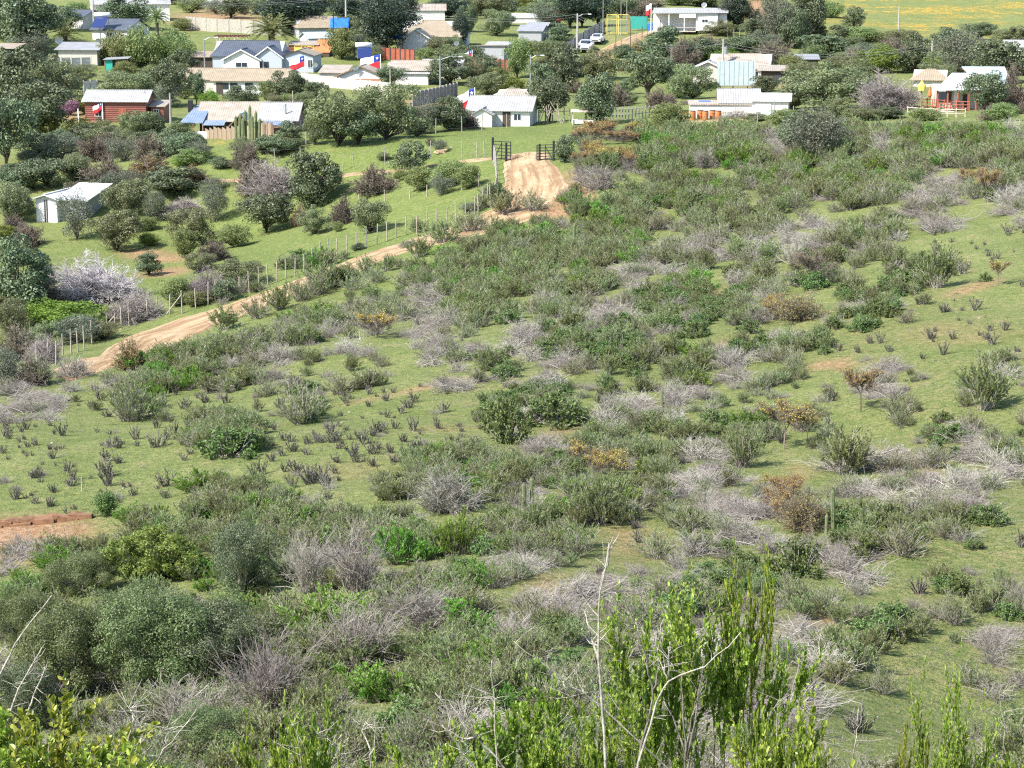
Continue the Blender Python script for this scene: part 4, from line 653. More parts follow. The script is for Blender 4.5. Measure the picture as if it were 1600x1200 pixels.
# big tan roof
p = G(665, 78); s = pxm(p); o = empty('house', p, R(-8), 'large house with a broad tan hip roof below the highest wires', 'house'); u = lambda d: d / s
gable(o, u(98), 12, 2.7, 2.6, 'x', 'wall_white', 'roof_tan', .5, x0=-u(45), hip=3.5); gable(o, u(40), 4, 2.5, 1.6, 'y', 'wall_white', 'roof_tan', .4, x0=-u(30), y0=-3, fascia='trim_white'); window(o, 'f', u(98), 8, .7, 1., 1.2, 1., 0).location = (0, 0, 0); land('the broad tan hip roof', 665, 50)
panel_wall('board_fence', 'red brown board fence below the blue tarpaulin', [(594, 92), (618, 94), (648, 96)], 2.1, 'wood_red', 7, postmat='wood_dark', cat='fence'); land('the red fence under the blue tarpaulin', 620, 85)
def cloth(name, px, by, w, h, z, mat, label, cat, tilt=.5, sag=.3):
    p = G(px, by); o = empty(name, (p.x, p.y, p.z + z), 0, label, cat); m = MB(); n = 10
    m.v = [((i / n - .5) * w, (j / n) * h * math.cos(tilt), (j / n) * h * math.sin(tilt) - sag * math.sin(i / n * 3.14) * math.sin(j / n * 3.14) + .08 * math.sin(i * 1.7 + j)) for j in range(n + 1) for i in range(n + 1)]
    for j in range(n):
        for i in range(n): a = j * (n + 1) + i; m.f.append((a, a + 1, a + n + 2, a + n + 1)); m.m.append(0)
    q = m.build('sheet', mat, o, True); md = q.modifiers.new('t', 'SOLIDIFY'); md.thickness = .02; k = MB()
    for x in (-w / 2, w / 2): k.tube([(x, 0, -z - .3), (x, 0, .02)], .05); k.tube([(x, h * math.cos(tilt), -z - .3), (x, h * math.cos(tilt), h * math.sin(tilt))], .05)
    k.build('frame', 'wood', o); return o
cloth('tarpaulin', 612, 84, 3.2, 2.6, 2.2, 'blue_tarp', 'bright blue tarpaulin stretched left of the broad tan roof', 'tarpaulin', .9)
cloth('tarpaulin', 530, 66, 3., 3., 2.2, 'blue_tarp', 'blue sheet roof beside the thin mast behind the playground', 'tarpaulin', .5, .05)
o, W, s = H_('shed', 'shed with light ribbed roof beside the blue sheet roof', 503, 76, 42, 5, 2.1, 1., 'x', 'wall_white', 'roof_cyan', 24, .3, cat='shed', name_land='the ribbed roof shed')
o, W, s = H_('shed', 'red shed wall with small white windows behind the yellow playground', 474, 88, 46, 4, 2.2, .5, 'f', 'wall_red', 'roof_buff', -4, .2, cat='shed', wins=[('f', .35, .7, .7, .9), ('f', .72, .9, .9, .5)], name_land='the red shed behind the playground')
o, W, s = H_('tiled_roof_shed', 'small shed with steep terracotta roof right of the playground', 502, 90, 26, 4, 1., 2.2, 'f', 'wood_dark', 'roof_rust', -10, .1, cat='shed'); [c for c in o.children if c.name.startswith('roof')][0].data.materials[0] = MATS['terracotta']; land('the terracotta roof', 502, 75)
o, W, s = H_('house', 'house with two tan roofs in the shade of the dark conifer', 500, 60, 66, 9, 2.3, 2., 'x', 'wall_grey', 'roof_tan', 14, .4, hip=1.5, name_land='the shaded tan roofs')
o, W, s = H_('house', 'small white house with buff roof at the top between the conifers', 652, 34, 86, 8, 2.5, 1.2, 'x', 'wall_white', 'roof_buff', 2, .3, name_land='the topmost buff roof')
o, W, s = H_('house', 'white house glimpsed through trees at the top edge', 320, 10, 60, 7, 2.6, 1.2, 'x', 'wall_white', 'roof_pale', 3, .3)
# playground
p = G(474, 92); o = empty('playground_frame', p, 0, 'yellow playground frame behind the tan roofed blue house', 'playground'); m = MB(); s = pxm(p)
for x in (-1.3, -.2, .3, 1.6): m.tube([(x, 0, -.2), (x, 0, 1.9)], .05)
m.tube([(-1.3, 0, 1.9), (1.6, 0, 1.9)], .05); m.tube([(.95 + .65 * math.cos(a / 10 * 6.283), 0, 1.2 + .65 * math.sin(a / 10 * 6.283)) for a in range(11)], .05); m.build('frame', 'yellow', o); MB().box(-1.3, -.2, -.03, .03, .4, 1.7).build('panel', 'yellow', o); MB().slab([(.1, -1.4, .1), (.5, -1.4, .1), (.5, 0, 1.2), (.1, 0, 1.2)], .04).build('slide', 'orange', o)
# pergola, earth bank walls, pallets
p = G(360, 84); s = pxm(p); o = empty('pergola', p, R(-5), 'red brown pergola left of the date palm', 'pergola'); m = MB()
for x in (-2.1, -.7, .7, 2.1):
    for y in (0, 2.5): m.box(x - .07, x + .07, y - .07, y + .07, -.4, 2.5)
m.build('posts', 'wood_pale', o).name = 'frame'; m = MB()
for k in range(9): x = -2.4 + k * .6; m.box(x, x + .12, -.4, 2.9, 2.62, 2.74)
m.box(-2.4, 2.5, -.1, .1, 2.5, 2.61); m.box(-2.4, 2.5, 2.4, 2.6, 2.5, 2.61); m.build('slats', 'wall_red', o).name = 'roof'
panel_wall('earth_wall', 'long tan adobe wall above the pergola', [(290, 46), (340, 50), (400, 54), (440, 56)], 2.6, 'concrete', 8, postmat='concrete').children
for c in list(bpy.data.objects):
    if c.parent and c.parent.name == 'earth_wall': c.data.materials[0] = MATS['stone']
land('the tan adobe wall', 345, 35)
# right of the tan roof: pale shed cluster with red fence
o, W, s = H_('outbuilding', 'outbuilding with stepped pale roofs behind the red fence', 762, 98, 52, 6, 2.2, 1., 'b', 'wall_grey', 'roof_buff', -12, .3, cat='outbuilding', name_land='the stepped pale roofs'); gable(o, W * .7, 3, 3.2, .4, 'f', 'wall_grey', 'roof_pale', .2, x0=-W * .2, y0=4.)
panel_wall('board_fence', 'red brown board fence in front of the stepped pale roofs', [(737, 108), (766, 110), (796, 112)], 2.1, 'wood_red', 8, postmat='wood_dark', cat='fence'); land('the red fence', 766, 100)
flagpole(738, 108, 30, 'pale drooping flag beside the left end of the red fence', 1.7, 1., droop=.45)
# ------------------------------------------------------------ village, right half
p = G(1077, 54); s = pxm(p); u = lambda d: d / s; o = empty('container_house', p, R(-6), 'white box house on short stilts with an open veranda at its left side', 'house')
B = MB(); B.box(u(10), u(44), 0, 3.5, .7, 3.9); B.box(-u(56), u(44), 3.0, 6., .7, 3.9); B.build('wall', 'wall_white', o)
B = MB(); B.box(u(44) + .01, u(58), .6, 4.5, .7, 3.8); B.build('wing', 'wall_white', o); MB().slab([(-u(58), -.6, 4.0), (u(60), -.3, 4.1), (u(60), 6.3, 4.7), (-u(58), 6.3, 4.7)], .12).build('roof', 'roof_pale', o)
B = MB(); B.box(-u(16), u(10) - .02, -.35, -.25, 3.1, 3.95); B.build('fascia', 'trim_white', o); B = MB(); B.box(-u(58), u(10), -.5, 3., .5, .65); B.box(-u(58), u(10), -.52, -.46, 1.3, 1.4); B.build('deck', 'wood_pale', o)
B = MB()
for x in (-56, -32, -8): B.box(u(x) - .06, u(x) + .06, -.4, -.28, .65, 3.95)
B.build('posts', 'trim_white', o).name = 'veranda_frame'; B = MB()
for x in range(-56, 59, 9):
    for y in (.2, 3, 5.5): B.box(u(x) - .08, u(x) + .08, y, y + .16, -.8, .7)
B.build('stilts', 'wood_dark', o).name = 'stilt_base'; w_ = window(o, 'f', 1, 1, .5, 0, .9, .5, 0); w_.location = (u(24), 0, 2.3); B = MB(); B.box(-u(50), -u(20), .8, 1.6, .66, 1.3); B.build('bench', 'wood_dark', o); land('the white box house', 1077, 30)
dish(None, P(1100, 7, p.y + 2) * 1., .45, 0, 'round white dish on the roof edge of the white box house')
flagpole(1017, 52, 46, 'limp white flag on a short pole left of the white box house', .9, 1.6, canton=False, droop=.5)
o, W, s = H_('shed', 'pale blue grey shed with sloping metal roof beside the grassy yard', 828, 66, 36, 5, 2.3, .9, 'f', 'wall_grey', 'roof_grey', -8, .3, cat='shed', name_land='the blue grey metal shed'); gable(o, W * .9, 3, 3.1, .5, 'f', 'wall_grey', 'roof_grey', .2, x0=-W * .3, y0=5.2)
o, W, s = H_('greenhouse', 'long low white roofed tunnel behind the blue grey metal shed', 822, 36, 66, 4, 1.2, .7, 'x', 'wall_white', 'roof_white', -1, .2, cat='greenhouse')
# red trailer frame
p = G(870, 38); o = empty('red_trailer', p, R(-5), 'red metal trailer frame parked in the shade of tall dark trees', 'trailer'); s = pxm(p); m = MB()
for z in (.7, 1.2, 1.9): m.box(-1.5, 1.5, -.05, .05, z, z + .12); m.box(-1.5, 1.5, 1.4, 1.5, z, z + .12)
for x in (-1.5, -.5, .5, 1.4): m.box(x, x + .1, -.05, .05, .6, 2.); m.box(x, x + .1, 1.4, 1.5, .6, 2.)
m.build('frame', 'red', o); MB().box(-1.5, 1.5, 0.06, 1.39, .6, .68).build('bed', 'red', o)
for y in (-.15, 1.52): w_ = MB().tube([(.2, y, .35), (.2, y + .18, .35)], .36, 14).build('wheel', 'rubber', o); MB().tube([(.2, y - .012, .35), (.2, y + .19, .35)], .16, 10).build('rim', 'metal_grey', w_)
p = G(874, 74); o = empty('brick_heap', p, 0, 'heap of rusty brown rubble inside the corrugated fence corner', 'rubble heap'); rg = random.Random(4); m = MB()
for k in range(60): x, y = rg.gauss(0, 1.2), rg.gauss(0, .5); z = max(0, 1. - abs(x) * .4 - abs(y)) * rg.random(); a = rg.uniform(.12, .3); m.quadbox([(x + sx * a * rg.uniform(.6, 1), y + sy * a, z + sz * a * .5) for sz in (0, 1) for sx, sy in ((0, 0), (1, 0), (1, 1), (0, 1))])
m.build('rubble', 'terracotta', o)
# cars
def car(px, by, rz, label, sc=1.):
    p = G(px, by); o = empty('parked_car', p, R(rz), label, 'car', 'white cars parked by the lane'); o.scale = (sc,) * 3
    prof = [(-2.1, .35), (-2.12, .75), (-1.95, .92), (-1.1, 1.0), (-.55, 1.42), (.75, 1.46), (1.55, 1.02), (2.05, .93), (2.12, .55), (2.05, .35)]     # front at -y
    m = MB(); sl_ = [(-.82, .86), (-.78, 1.), (.78, 1.), (.82, .86)]
    secs = []
    for x, k in ((-.86, .0), (-.80, 1), (.80, 1), (.86, 0)): secs.append([(x * (1 if z < 1.05 else .86), y * (1 if k else .975), z if (k or z < .4) else z - .07) for y, z in prof])
    m.poly(secs[0][::-1] if False else secs[0]); n = len(prof)
    for a, b_ in zip(secs, secs[1:]):
        for i in range(n): j = (i + 1) % n; m.poly([a[i], b_[i], b_[j], a[j]])
    m.poly(secs[3][::-1]); m.build('body', 'car_paint', o)
    g = MB(); g.poly([(-.66, -1.07, 1.03), (.66, -1.07, 1.03), (.60, -.60, 1.40), (-.60, -.60, 1.40)]); g.poly([(.62, .84, 1.43), (.66, 1.48, 1.08), (-.66, 1.48, 1.08), (-.62, .84, 1.43)][::1]); q = g.build('windscreen', 'glass', o); q.location = (0, -.012, .02)
    for sx in (-1, 1): g = MB(); g.poly([(sx * .79, -.85, 1.08), (sx * .735, -.5, 1.36), (sx * .735, .7, 1.39), (sx * .79, 1.2, 1.08)]); g.build('side_window', 'glass', o).location = (sx * .03, 0, 0)
    for sx in (-1, 1):
        MB().box(sx * .7 - .14, sx * .7 + .14, -2.14, -2.08, .62, .76).build('headlight', 'glass', o); MB().box(sx * .72 - .1, sx * .72 + .1, 2.09, 2.13, .68, .84).build('tail_light', 'lamp_red', o); MB().box(sx * .93 - .07, sx * .93 + .07, -.85, -.7, .98, 1.1).build('wing_mirror', 'car_paint', o)
        for y in (-1.3, 1.3): w_ = MB().tube([(sx * .72, y, .32), (sx * .9, y, .32)], .32, 16).build('wheel', 'rubber', o); MB().tube([(sx * .74, y, .32), (sx * .915, y, .32)], .17, 10).build('rim', 'metal_grey', w_)
    MB().box(-.45, .45, -2.15, -2.1, .44, .58).build('grille', 'trim_dark', o); return o
car(916, 80, -8, 'white parked car nearer the corrugated fence, in front of the other', 1.2); car(934, 67, -14, 'white parked saloon farther up the lane beside the green verge', .98); land('the nearer white car', 916, 70)
panel_wall('corrugated_fence', 'grey corrugated fence running up beside the white cars', [(880, 90), (903, 74), (944, 50)], 2.1, 'roof_grey', 9, postmat='wood_dark', cat='fence'); land('the corrugated fence', 905, 62)
# yellow gates, teal screen, tanks
for i, (x, lb) in enumerate(((956, 'left yellow gate leaf at the entrance of the lane'), (974, 'right yellow gate leaf beside the tall thin mast'))):
    p = G(x, 54); o = empty('yellow_gate', p, R(-4), lb, 'gate', 'yellow gate leaves'); m = MB(); a = .85
    for q in ((-a, -a + .1, 0, 3.2), (a - .1, a, 0, 3.2), (-a, a, 3.1, 3.2), (-a, a, 2.4, 2.5), (-a, a, .2, .3)): m.box(q[0], q[1], -.04, .04, q[2], q[3])
    m.build('frame', 'yellow', o); m = MB()
    for k in range(7): x_ = -a + .12 + k * .24; m.box(x_, x_ + .03, -.02, .02, .3, 2.4)
    m.build('bars', 'metal_grey', o).name = 'grille'
p = G(998, 48); o = empty('teal_screen', p, R(-4), 'teal mesh screen between the yellow gates and the white box house', 'screen'); MB().box(-1.4, 1.3, -.02, .02, .3, 2.3).build('mesh_panel', 'tarp_green', o); m = MB()
for x in (-1.45, 0, 1.35): m.box(x - .05, x + .05, .025, .12, -.3, 2.5)
m.build('posts', 'wood', o).name = 'frame'
p = G(1017, 48); o = empty('water_tank', p, 0, 'light blue plastic tank beside the veranda of the white box house', 'tank'); m = MB(); m.tube([(0, 0, 0), (0, 0, 1.1), (0, 0, 1.3)], [.55, .55, .25], 14); m.build('shell', 'blue_tarp', o, False); MB().tube([(0, 0, 1.31), (0, 0, 1.4)], .15, 10).build('lid', 'trim_dark', o)
# tan-white roof house with billboard
p = G(1145, 128); s = pxm(p); u = lambda d: d / s; o = empty('house', p, R(-10), 'rambling house with stained tan and white roofs behind the blank grey billboard', 'house')
gable(o, u(96), 8, 2.5, 2.1, 'x', 'wall_cream', 'roof_buff', .5, x0=-u(38), hip=2.); gable(o, u(48), 6, 2.4, 1.2, 'y', 'wall_cream', 'roof_pale', .4, x0=-u(62), y0=-1.2, fascia='trim_white'); door(o, 'f', u(96), 8, .1, .9, 2.); window(o, 'f', u(96), 8, .3, .9, .8, .9, 0, frame='trim_dark'); window(o, 'f', u(96), 8, .85, .9, 1., .9, 0); land('the stained roof house', 1140, 105)
o, W, s = H_('carport', 'open carport with ribbed buff roof right of the billboard', 1207, 132, 36, 4, 2.4, .5, 'f', 'wood_dark', 'roof_buff', -8, .5, cat='carport', doors=[('f', .7, 1., 2., 'trim_dark')], name_land='the ribbed carport')
p = G(1150, 143); s = pxm(p); u = lambda d: d / s; o = empty('billboard', p, R(-4), 'blank grey billboard back standing on posts in front of the stained roof house', 'billboard'); Wb = u(59)
MB().box(-Wb / 2, Wb / 2, -.06, .06, .7, 3.9).build('panel', 'billboard_back', o); m = MB()
for x in (-.42, -.08, .3, .48): m.box(x * Wb - .07, x * Wb + .07, .07, .2, -.5, 3.8)
m.build('posts', 'wood_dark', o).name = 'support_frame'; m = MB()
for k in range(8): x_ = -Wb / 2 + Wb * (k + .5) / 8; m.box(x_ - .02, x_ + .02, -.085, -.062, .75, 3.85)
m.box(-Wb / 2, Wb / 2, -.1, -.086, .7, .78); m.build('battens', 'metal_grey', o).name = 'ribs'; land('the blank billboard', 1150, 118)
# white sheds
o, W, s = H_('white_shed', 'long white shed with pale gable roof behind the row of orange barrels', 1128, 184, 100, 5, 1.7, .1, 'f', 'wall_white', 'roof_rust', -3, .15, cat='shed', name_land='the long white shed'); gable(o, W * .58, 4.5, 2.1, 1.5, 'x', 'wall_grey', 'roof_pale', .35, x0=-W * .02, y0=.4)
o, W, s = H_('white_shed', 'square white shed with pale pitched roof at the right end of the sheds', 1203, 184, 56, 5, 2.2, .7, 'x', 'wall_white', 'roof_white', -9, .3, cat='shed', doors=[('f', .3, 1.6, 1.9, 'trim_white')], name_land='the square white shed')
rg = random.Random(8)
for i, x in enumerate((1070, 1082, 1094, 1102, 1113, 1122)):
    p = G(x, 186 + (i % 2)); o = empty('orange_barrel', p, 0); tag(o, 'x', 'barrel', 'orange barrels along the long white shed'); m = MB(); m.tube([(0, 0, 0), (0, 0, .3), (0, 0, .31), (0, 0, .6), (0, 0, .61), (0, 0, .85)], [.3, .31, .33, .31, .33, .3], 14); m.build('drum', 'orange', o); MB().tube([(0, 0, .855), (0, 0, .9)], .31, 14).build('lid', 'wood_dark', o); AUTO.append((o, 'orange barrel', x, 172))
MB_ = MB(); p = G(1096, 182); MB_.slab([(-2.2, -.5, 1.3), (2.2, -.5, 1.3), (2.2, .9, 1.5), (-2.2, .9, 1.5)], .06); o = empty('barrel_shelter', p, R(-3), 'low dark sheet roof sheltering the orange barrels', 'shelter'); MB_.build('roof', 'wood_dark', o); m = MB(); [m.box(x - .04, x + .04, y - .04, y + .04, -.3, 1.32) for x in (-2.1, 0, 2.1) for y in (-.4, .7)]; m.build('frame', 'wood', o); MB().box(-.3, .9, -.3, .5, 1.45, 1.62).build('tarp', 'blue_tarp', o)
p = G(1146, 186); ms, ml, mbm, ph, pw = PROTO['pile'][0]; o = link('wood_pile', mbm); o.location = p; o.scale = (1.4, 1.2, 1.6); tag(o, 'heap of cut pale branches beside the square white shed', 'wood pile')
# restaurant terrace on the right
p = G(1508, 172); s = pxm(p); u = lambda d: d / s; o = empty('terrace_house', p, R(-3), 'white roofed terrace building with warm coloured decorations on its deck', 'restaurant')
MB().box(-u(40), u(70), 1.2, 7, -.5, 2.6).build('wall', 'wall_cream', o); MB().slab([(-u(50), -1.4, 2.5), (u(30), -1.4, 2.6), (u(24), 4.5, 4.1), (-u(14), 4.5, 4.1)], .1).build('roof', 'roof_white', o); MB().slab([(u(22), .6, 3.0), (u(74), .6, 3.1), (u(74), 7, 4.7), (u(6), 7, 4.7)], .1).build('roof', 'roof_cyan', o)
m = MB()
for x in (-46, -30, -14, 2, 14, 26): m.box(u(x) - .08, u(x) + .08, -1.2, -1.04, -.8, 2.5)
m.build('veranda_posts', 'wood_red', o).name = 'veranda_frame'; MB().box(-u(50), u(34), -2.2, 1.18, -.25, -.05).build('deck', 'wood_pale', o); MB().box(-u(16), -u(9), 1.1, 1.18, .3, 2.2).build('curtain', 'white_cloth', o); MB().box(u(-2), u(8), 1.12, 1.18, 0, 2.).build('door', 'trim_dark', o); MB().box(-u(42), -u(20), 1.1, 1.18, .9, 2.1).build('window', 'glass', o); land('the white roofed terrace', 1500, 150)
def fence_rail(name, label, pts, n, h, rails=2, mat='wood', r=.05, cat='fence'):
    P3 = [G(*q) for q in pts]; o = empty(name, P3[0], 0, label, cat); base = P3[0]; ts = np.linspace(0, len(P3) - 1.001, n); Q = []
    for t in ts: k = int(t); v = P3[k].lerp(P3[k + 1], t - k); v.z = float(H(v.x, v.y)); Q.append(v - base)
    for q in Q: a = rg.uniform(-.04, .04); MB().tube([(q.x, q.y, q.z - .3), (q.x + a, q.y, q.z + h * rg.uniform(.95, 1.12))], r, 6).build('post', mat, o)
    for k in range(rails): z = h * (k + 1) / (rails + .2); MB().tube([(q.x, q.y - r * 1.4, q.z + z) for q in Q], r * .7, 5).build('rail', mat, o)
    return o
fence_rail('deck_railing', 'orange red railing on the terrace deck', [(1440, 170), (1475, 172), (1515, 174)], 9, 1.0, 3, 'wood_red', .06, 'railing'); fence_rail('rail_fence', 'low pale pole fence below the terrace deck', [(1418, 180), (1460, 182), (1508, 183)], 8, .8, 2, 'wood_pale', .06)
p = G(1439, 172); o = empty('lantern_post', p, 0, 'post topped by a yellow pointed lantern at the left end of the terrace', 'lantern post'); MB().tube([(0, 0, -.3), (0, 0, 1.9)], .07).build('post', 'wood', o); MB().tube([(0, 0, 1.9), (0, 0, 2.4), (0, 0, 2.9)], [.34, .4, .03], 6).build('lantern', 'yellow', o)
for i, (x, y, mt, lb) in enumerate(((1452, 168, 'orange', 'orange sun umbrella folded on the terrace deck'), (1466, 168, 'yellow', 'yellow folded umbrella beside the orange one'))):
    p = G(x, y); o = empty('folded_umbrella', p, 0, lb, 'umbrella'); MB().tube([(0, 0, 0), (0, 0, 2.1)], .03).build('pole', 'wood', o); MB().tube([(0, 0, .9), (0, 0, 1.2), (0, 0, 2.2)], [.05, .22, .03], 8).build('canopy', mt, o)
o, W, s = H_('hut', 'hut with peaked buff roof behind the bare purple tree dome', 1452, 136, 52, 5, 1.2, 1.3, 'x', 'wall_cream', 'roof_tan', -14, .4, hip=2., cat='hut', name_land='the peaked buff hut')
o, W, s = H_('house', 'white house with pale roof cut by the right edge of the picture', 1592, 94, 40, 6, 2.4, 1., 'x', 'wall_white', 'roof_pale', -8, .3, wins=[('f', .4, .8, 1.2, .9)], name_land='the house at the right edge'); H_('shed', 'low shed with grey roof hidden among shrubs behind the billboard pole', 1262, 108, 32, 5, 1.8, .5, 'f', 'wood_dark', 'roof_grey', -4, .3, cat='shed')
# corral, cart, logs, fences at the field edge
fence_rail('corral_fence', 'rough dark corral of uneven poles under the trees', [(948, 188), (985, 187), (1025, 183)], 16, 1.2, 2, 'post_grey', .06); land('the pole corral', 985, 180); fence_rail('rail_fence', 'leaning pole fence in front of the tall trunks', [(842, 192), (868, 190), (890, 190)], 6, 1.3, 1, 'post', .07)
p = G(912, 194); o = empty('feed_rack', p, R(-3), 'pale roofed feed rack with a white trough at the field edge', 'feed rack'); MB().box(-1.2, 1.2, -.4, .4, .1, .45).build('trough', 'steel_white', o); m = MB(); [m.box(x - .04, x + .04, y - .04, y + .04, -.2, 1.3) for x in (-1.1, 1.1) for y in (-.5, .5)]; m.build('frame', 'wood_pale', o); MB().slab([(-1.3, -.7, 1.3), (1.3, -.7, 1.3), (1.3, .7, 1.45), (-1.3, .7, 1.45)], .05).build('roof', 'wood_pale', o)
p = G(858, 193); o = empty('pole_stack', p, 0, 'bundle of long poles propped in a tent shape at the field edge', 'pole stack'); m = MB(); 
for k in range(12): a = rg.uniform(-1.6, 1.6); m.tube([(a, rg.uniform(-.3, .3), -.1), (a * .2 + rg.uniform(-.4, .6), 0, rg.uniform(1.2, 2.3))], .04, 5)
m.build('poles', 'post', o).name = 'bundle'
# lying tan animal-like log, stones
p = G(688, 240); o = empty('lying_calf', p, R(12), 'small tan calf with dark head lying on the field beside a grey bush', 'calf'); o.scale = (.5, .5, .5)
def skin(name, pts, edges, rad, mat, par, sub=2):
    me = bpy.data.meshes.new(name); me.from_pydata(pts, edges, []); ob = bpy.data.objects.new(name, me); COL.objects.link(ob); ob.parent = par; md = ob.modifiers.new('s', 'SKIN'); 
    for i, r in enumerate(rad): me.skin_vertices[0].data[i].radius = (r, r) if not isinstance(r, tuple) else r
    me.skin_vertices[0].data[0].use_root = True; su = ob.modifiers.new('u', 'SUBSURF'); su.levels = su.render_levels = sub; md.use_smooth_shade = True; me.materials.append(MATS[mat]); return ob
bpy.context.view_layer.update()
def ensure_skin(me):
    if not me.skin_vertices: bpy.ops.object.select_all(action='DESELECT')
try:
    pts = [(0, 0, .36), (-.5, 0, .38), (-.95, 0, .34), (.5, 0, .40), (.85, 0, .52), (1.15, -.02, .68), (1.42, -.04, .60), (1.62, -.05, .52), (-.7, -.3, .14), (-.3, -.48, .08), (-.75, -.55, .06), (.5, -.3, .14), (.85, -.42, .07), (.5, -.5, .06), (-1.12, .05, .22), (-1.15, .15, .05)]
    ed = [(0, 1), (1, 2), (0, 3), (3, 4), (4, 5), (5, 6), (6, 7), (2, 8), (8, 9), (9, 10), (3, 11), (11, 12), (12, 13), (2, 14), (14, 15)]; rd_ = [.34, .33, .25, .33, .24, .17, .14, .09, .15, .09, .05, .12, .07, .045, .05, .03]
    me = bpy.data.meshes.new('body'); me.from_pydata(pts, ed, []); ob = bpy.data.objects.new('body', me); COL.objects.link(ob); ob.parent = o; md = ob.modifiers.new('skin', 'SKIN')
    bpy.context.view_layer.objects.active = ob
    if not me.skin_vertices: me.attributes.new('skin_vertices', 'FLOAT', 'POINT') if False else None
    if me.skin_vertices:
        for i, r in enumerate(rd_): me.skin_vertices[0].data[i].radius = (r, r)
        me.skin_vertices[0].data[0].use_root = True
    else: raise RuntimeError('no skin layer')
    su = ob.modifiers.new('sub', 'SUBSURF'); su.levels = su.render_levels = 1; me.materials.append(MATS['hide'])
except Exception as e:
    m = MB(); m.tube([(-1.1, 0, .3), (-.8, 0, .38), (-.2, 0, .38), (.4, 0, .42), (.8, 0, .5)], [.12, .3, .36, .34, .18], 12); m.tube([(.7, 0, .48), (1.1, 0, .68), (1.4, 0, .6), (1.62, 0, .52)], [.18, .15, .13, .07], 10); m.tube([(-.7, -.25, .14), (-.3, -.45, .08), (-.75, -.5, .05)], [.14, .09, .04], 8); m.tube([(.5, -.25, .14), (.85, -.4, .07), (.5, -.5, .05)], [.12, .07, .04], 8); m.build('body', 'hide', o, True)
for sy in (-1, 1): m = MB(); m.tube([(1.18, sy * .12, .76), (1.12, sy * .3, .80)], [.06, .02], 6); m.build('ear', 'wood_dark', o)
m = MB(); m.tube([(1.27, -.04, .67), (1.44, -.045, .61), (1.64, -.05, .52)], [.165, .15, .10], 10); m.build('dark_face', 'wood_dark', o)
# yard bits, scattered rocks
# bright shed on the left
p = G(90, 348); s = pxm(p); u = lambda d: d / s; o = empty('metal_shed', p, R(-16), 'white walled shed with bright metal roof standing alone among bushes', 'shed')
gable(o, u(36), 4.4, 2.0, .3, 'y', 'wall_white', 'roof_white', .35, x0=-u(36)); gable(o, u(44), 4., 1.95, .75, 'f', 'wall_grey', 'roof_white', .4, x0=u(.5), y0=.6)
for k in (.42, .52): m = MB(); x_ = -u(36) + u(36) * k; m.box(x_ - .05, x_ + .05, -.05, -.003, .0, 1.95); m.build('door_jamb', 'trim_dark', o)
land('the bright roofed shed', 108, 318)
for n_, sc_ in (('timber_house', .76), ('bungalow', .76), ('house', .78), ('container_house', .85), ('terrace_house', .82), ('lean_to', .9)):
    for q_ in bpy.data.objects:
        if q_.type == 'EMPTY' and q_.parent is None and q_.name.split('.')[0] == n_ and q_.scale.z > .99: q_.scale = (1, .85, sc_)
# ------------------------------------------------------------ gates at the road
def field_gate(hx, hy, fx, fy, label, h=1.35, bars=6):
    a = G(hx, hy); b_ = G(fx, fy); o = empty('field_gate', a, 0, label, 'gate', 'black metal gate leaves at the road'); d = b_ - a; m = MB()
    for k in range(bars): z = .15 + (h - .15) * k / (bars - 1); m.tube([(0, 0, z), (d.x, d.y, d.z + z)], .035, 6)
    m.tube([(0, 0, .1), (0, 0, h)], .04); m.tube([(d.x, d.y, d.z + .1), (d.x, d.y, d.z + h)], .04); m.tube([(d.x * .5, d.y * .5, d.z * .5 + .1), (d.x * .5, d.y * .5, d.z * .5 + h)], .035); m.build('frame', 'metal_dark', o); MB().tube([(0, 0, -.4), (0, 0, h + .3)], .09, 8).build('hinge_post', 'metal_dark', o)
    MB().tube([(d.x * .08, d.y * .08, .12), (d.x * .5, d.y * .5, d.z * .5 + h - .1)], .03, 5).build('brace', 'metal_dark', o); return o
field_gate(770, 250, 798, 252, 'open black gate leaf left of the dirt road', 1.5); field_gate(865, 251, 839, 252, 'open black gate leaf right of the dirt road', 1.25); land('the left gate leaf', 784, 240); land('the right gate leaf', 852, 242)
for x, y, h, r_ in ((791, 253, 1.5, .10), (843, 252, 1.35, .09)):
    q = post_at(x, y, h, r_, 'metal_dark', 'gate_post', 8); tag(q, 'thick black gate post at the ' + ('left' if x < 800 else 'right') + ' gate leaf beside the road', 'post')
# ------------------------------------------------------------ wire fences
def wire_fence(name, label, bases, h, r, mat, wires=3, braces=(), grp='post'):
    P3 = [G(*q) for q in bases]; o = empty(name, P3[0], 0, label, 'fence'); B0 = P3[0]; T = []; rr = random.Random(len(bases))
    for i, p in enumerate(P3):
        q = p - B0; hh = h * rr.uniform(.9, 1.12); dx = rr.uniform(-.07, .07); dy = rr.uniform(-.05, .05); MB().tube([(q.x, q.y, q.z - .35), (q.x + dx, q.y + dy, q.z + hh)], [r * rr.uniform(.85, 1.2), r * .85], 7).build('post', mat if rr.random() < .8 else 'post_grey', o); T.append((q, dx, hh))
        if i in braces: MB().tube([(q.x - 1.0, q.y - .3, q.z), (q.x, q.y, q.z + hh * .85)], r * .8, 6).build('brace', mat, o)
    for k in range(wires): m = MB(); f = .25 + .65 * k / max(1, wires - 1); m.tube([(q.x + dx * f, q.y - r, q.z + hh * f) for q, dx, hh in T], .008, 3); m.build('wire', 'wire', o)
    return o
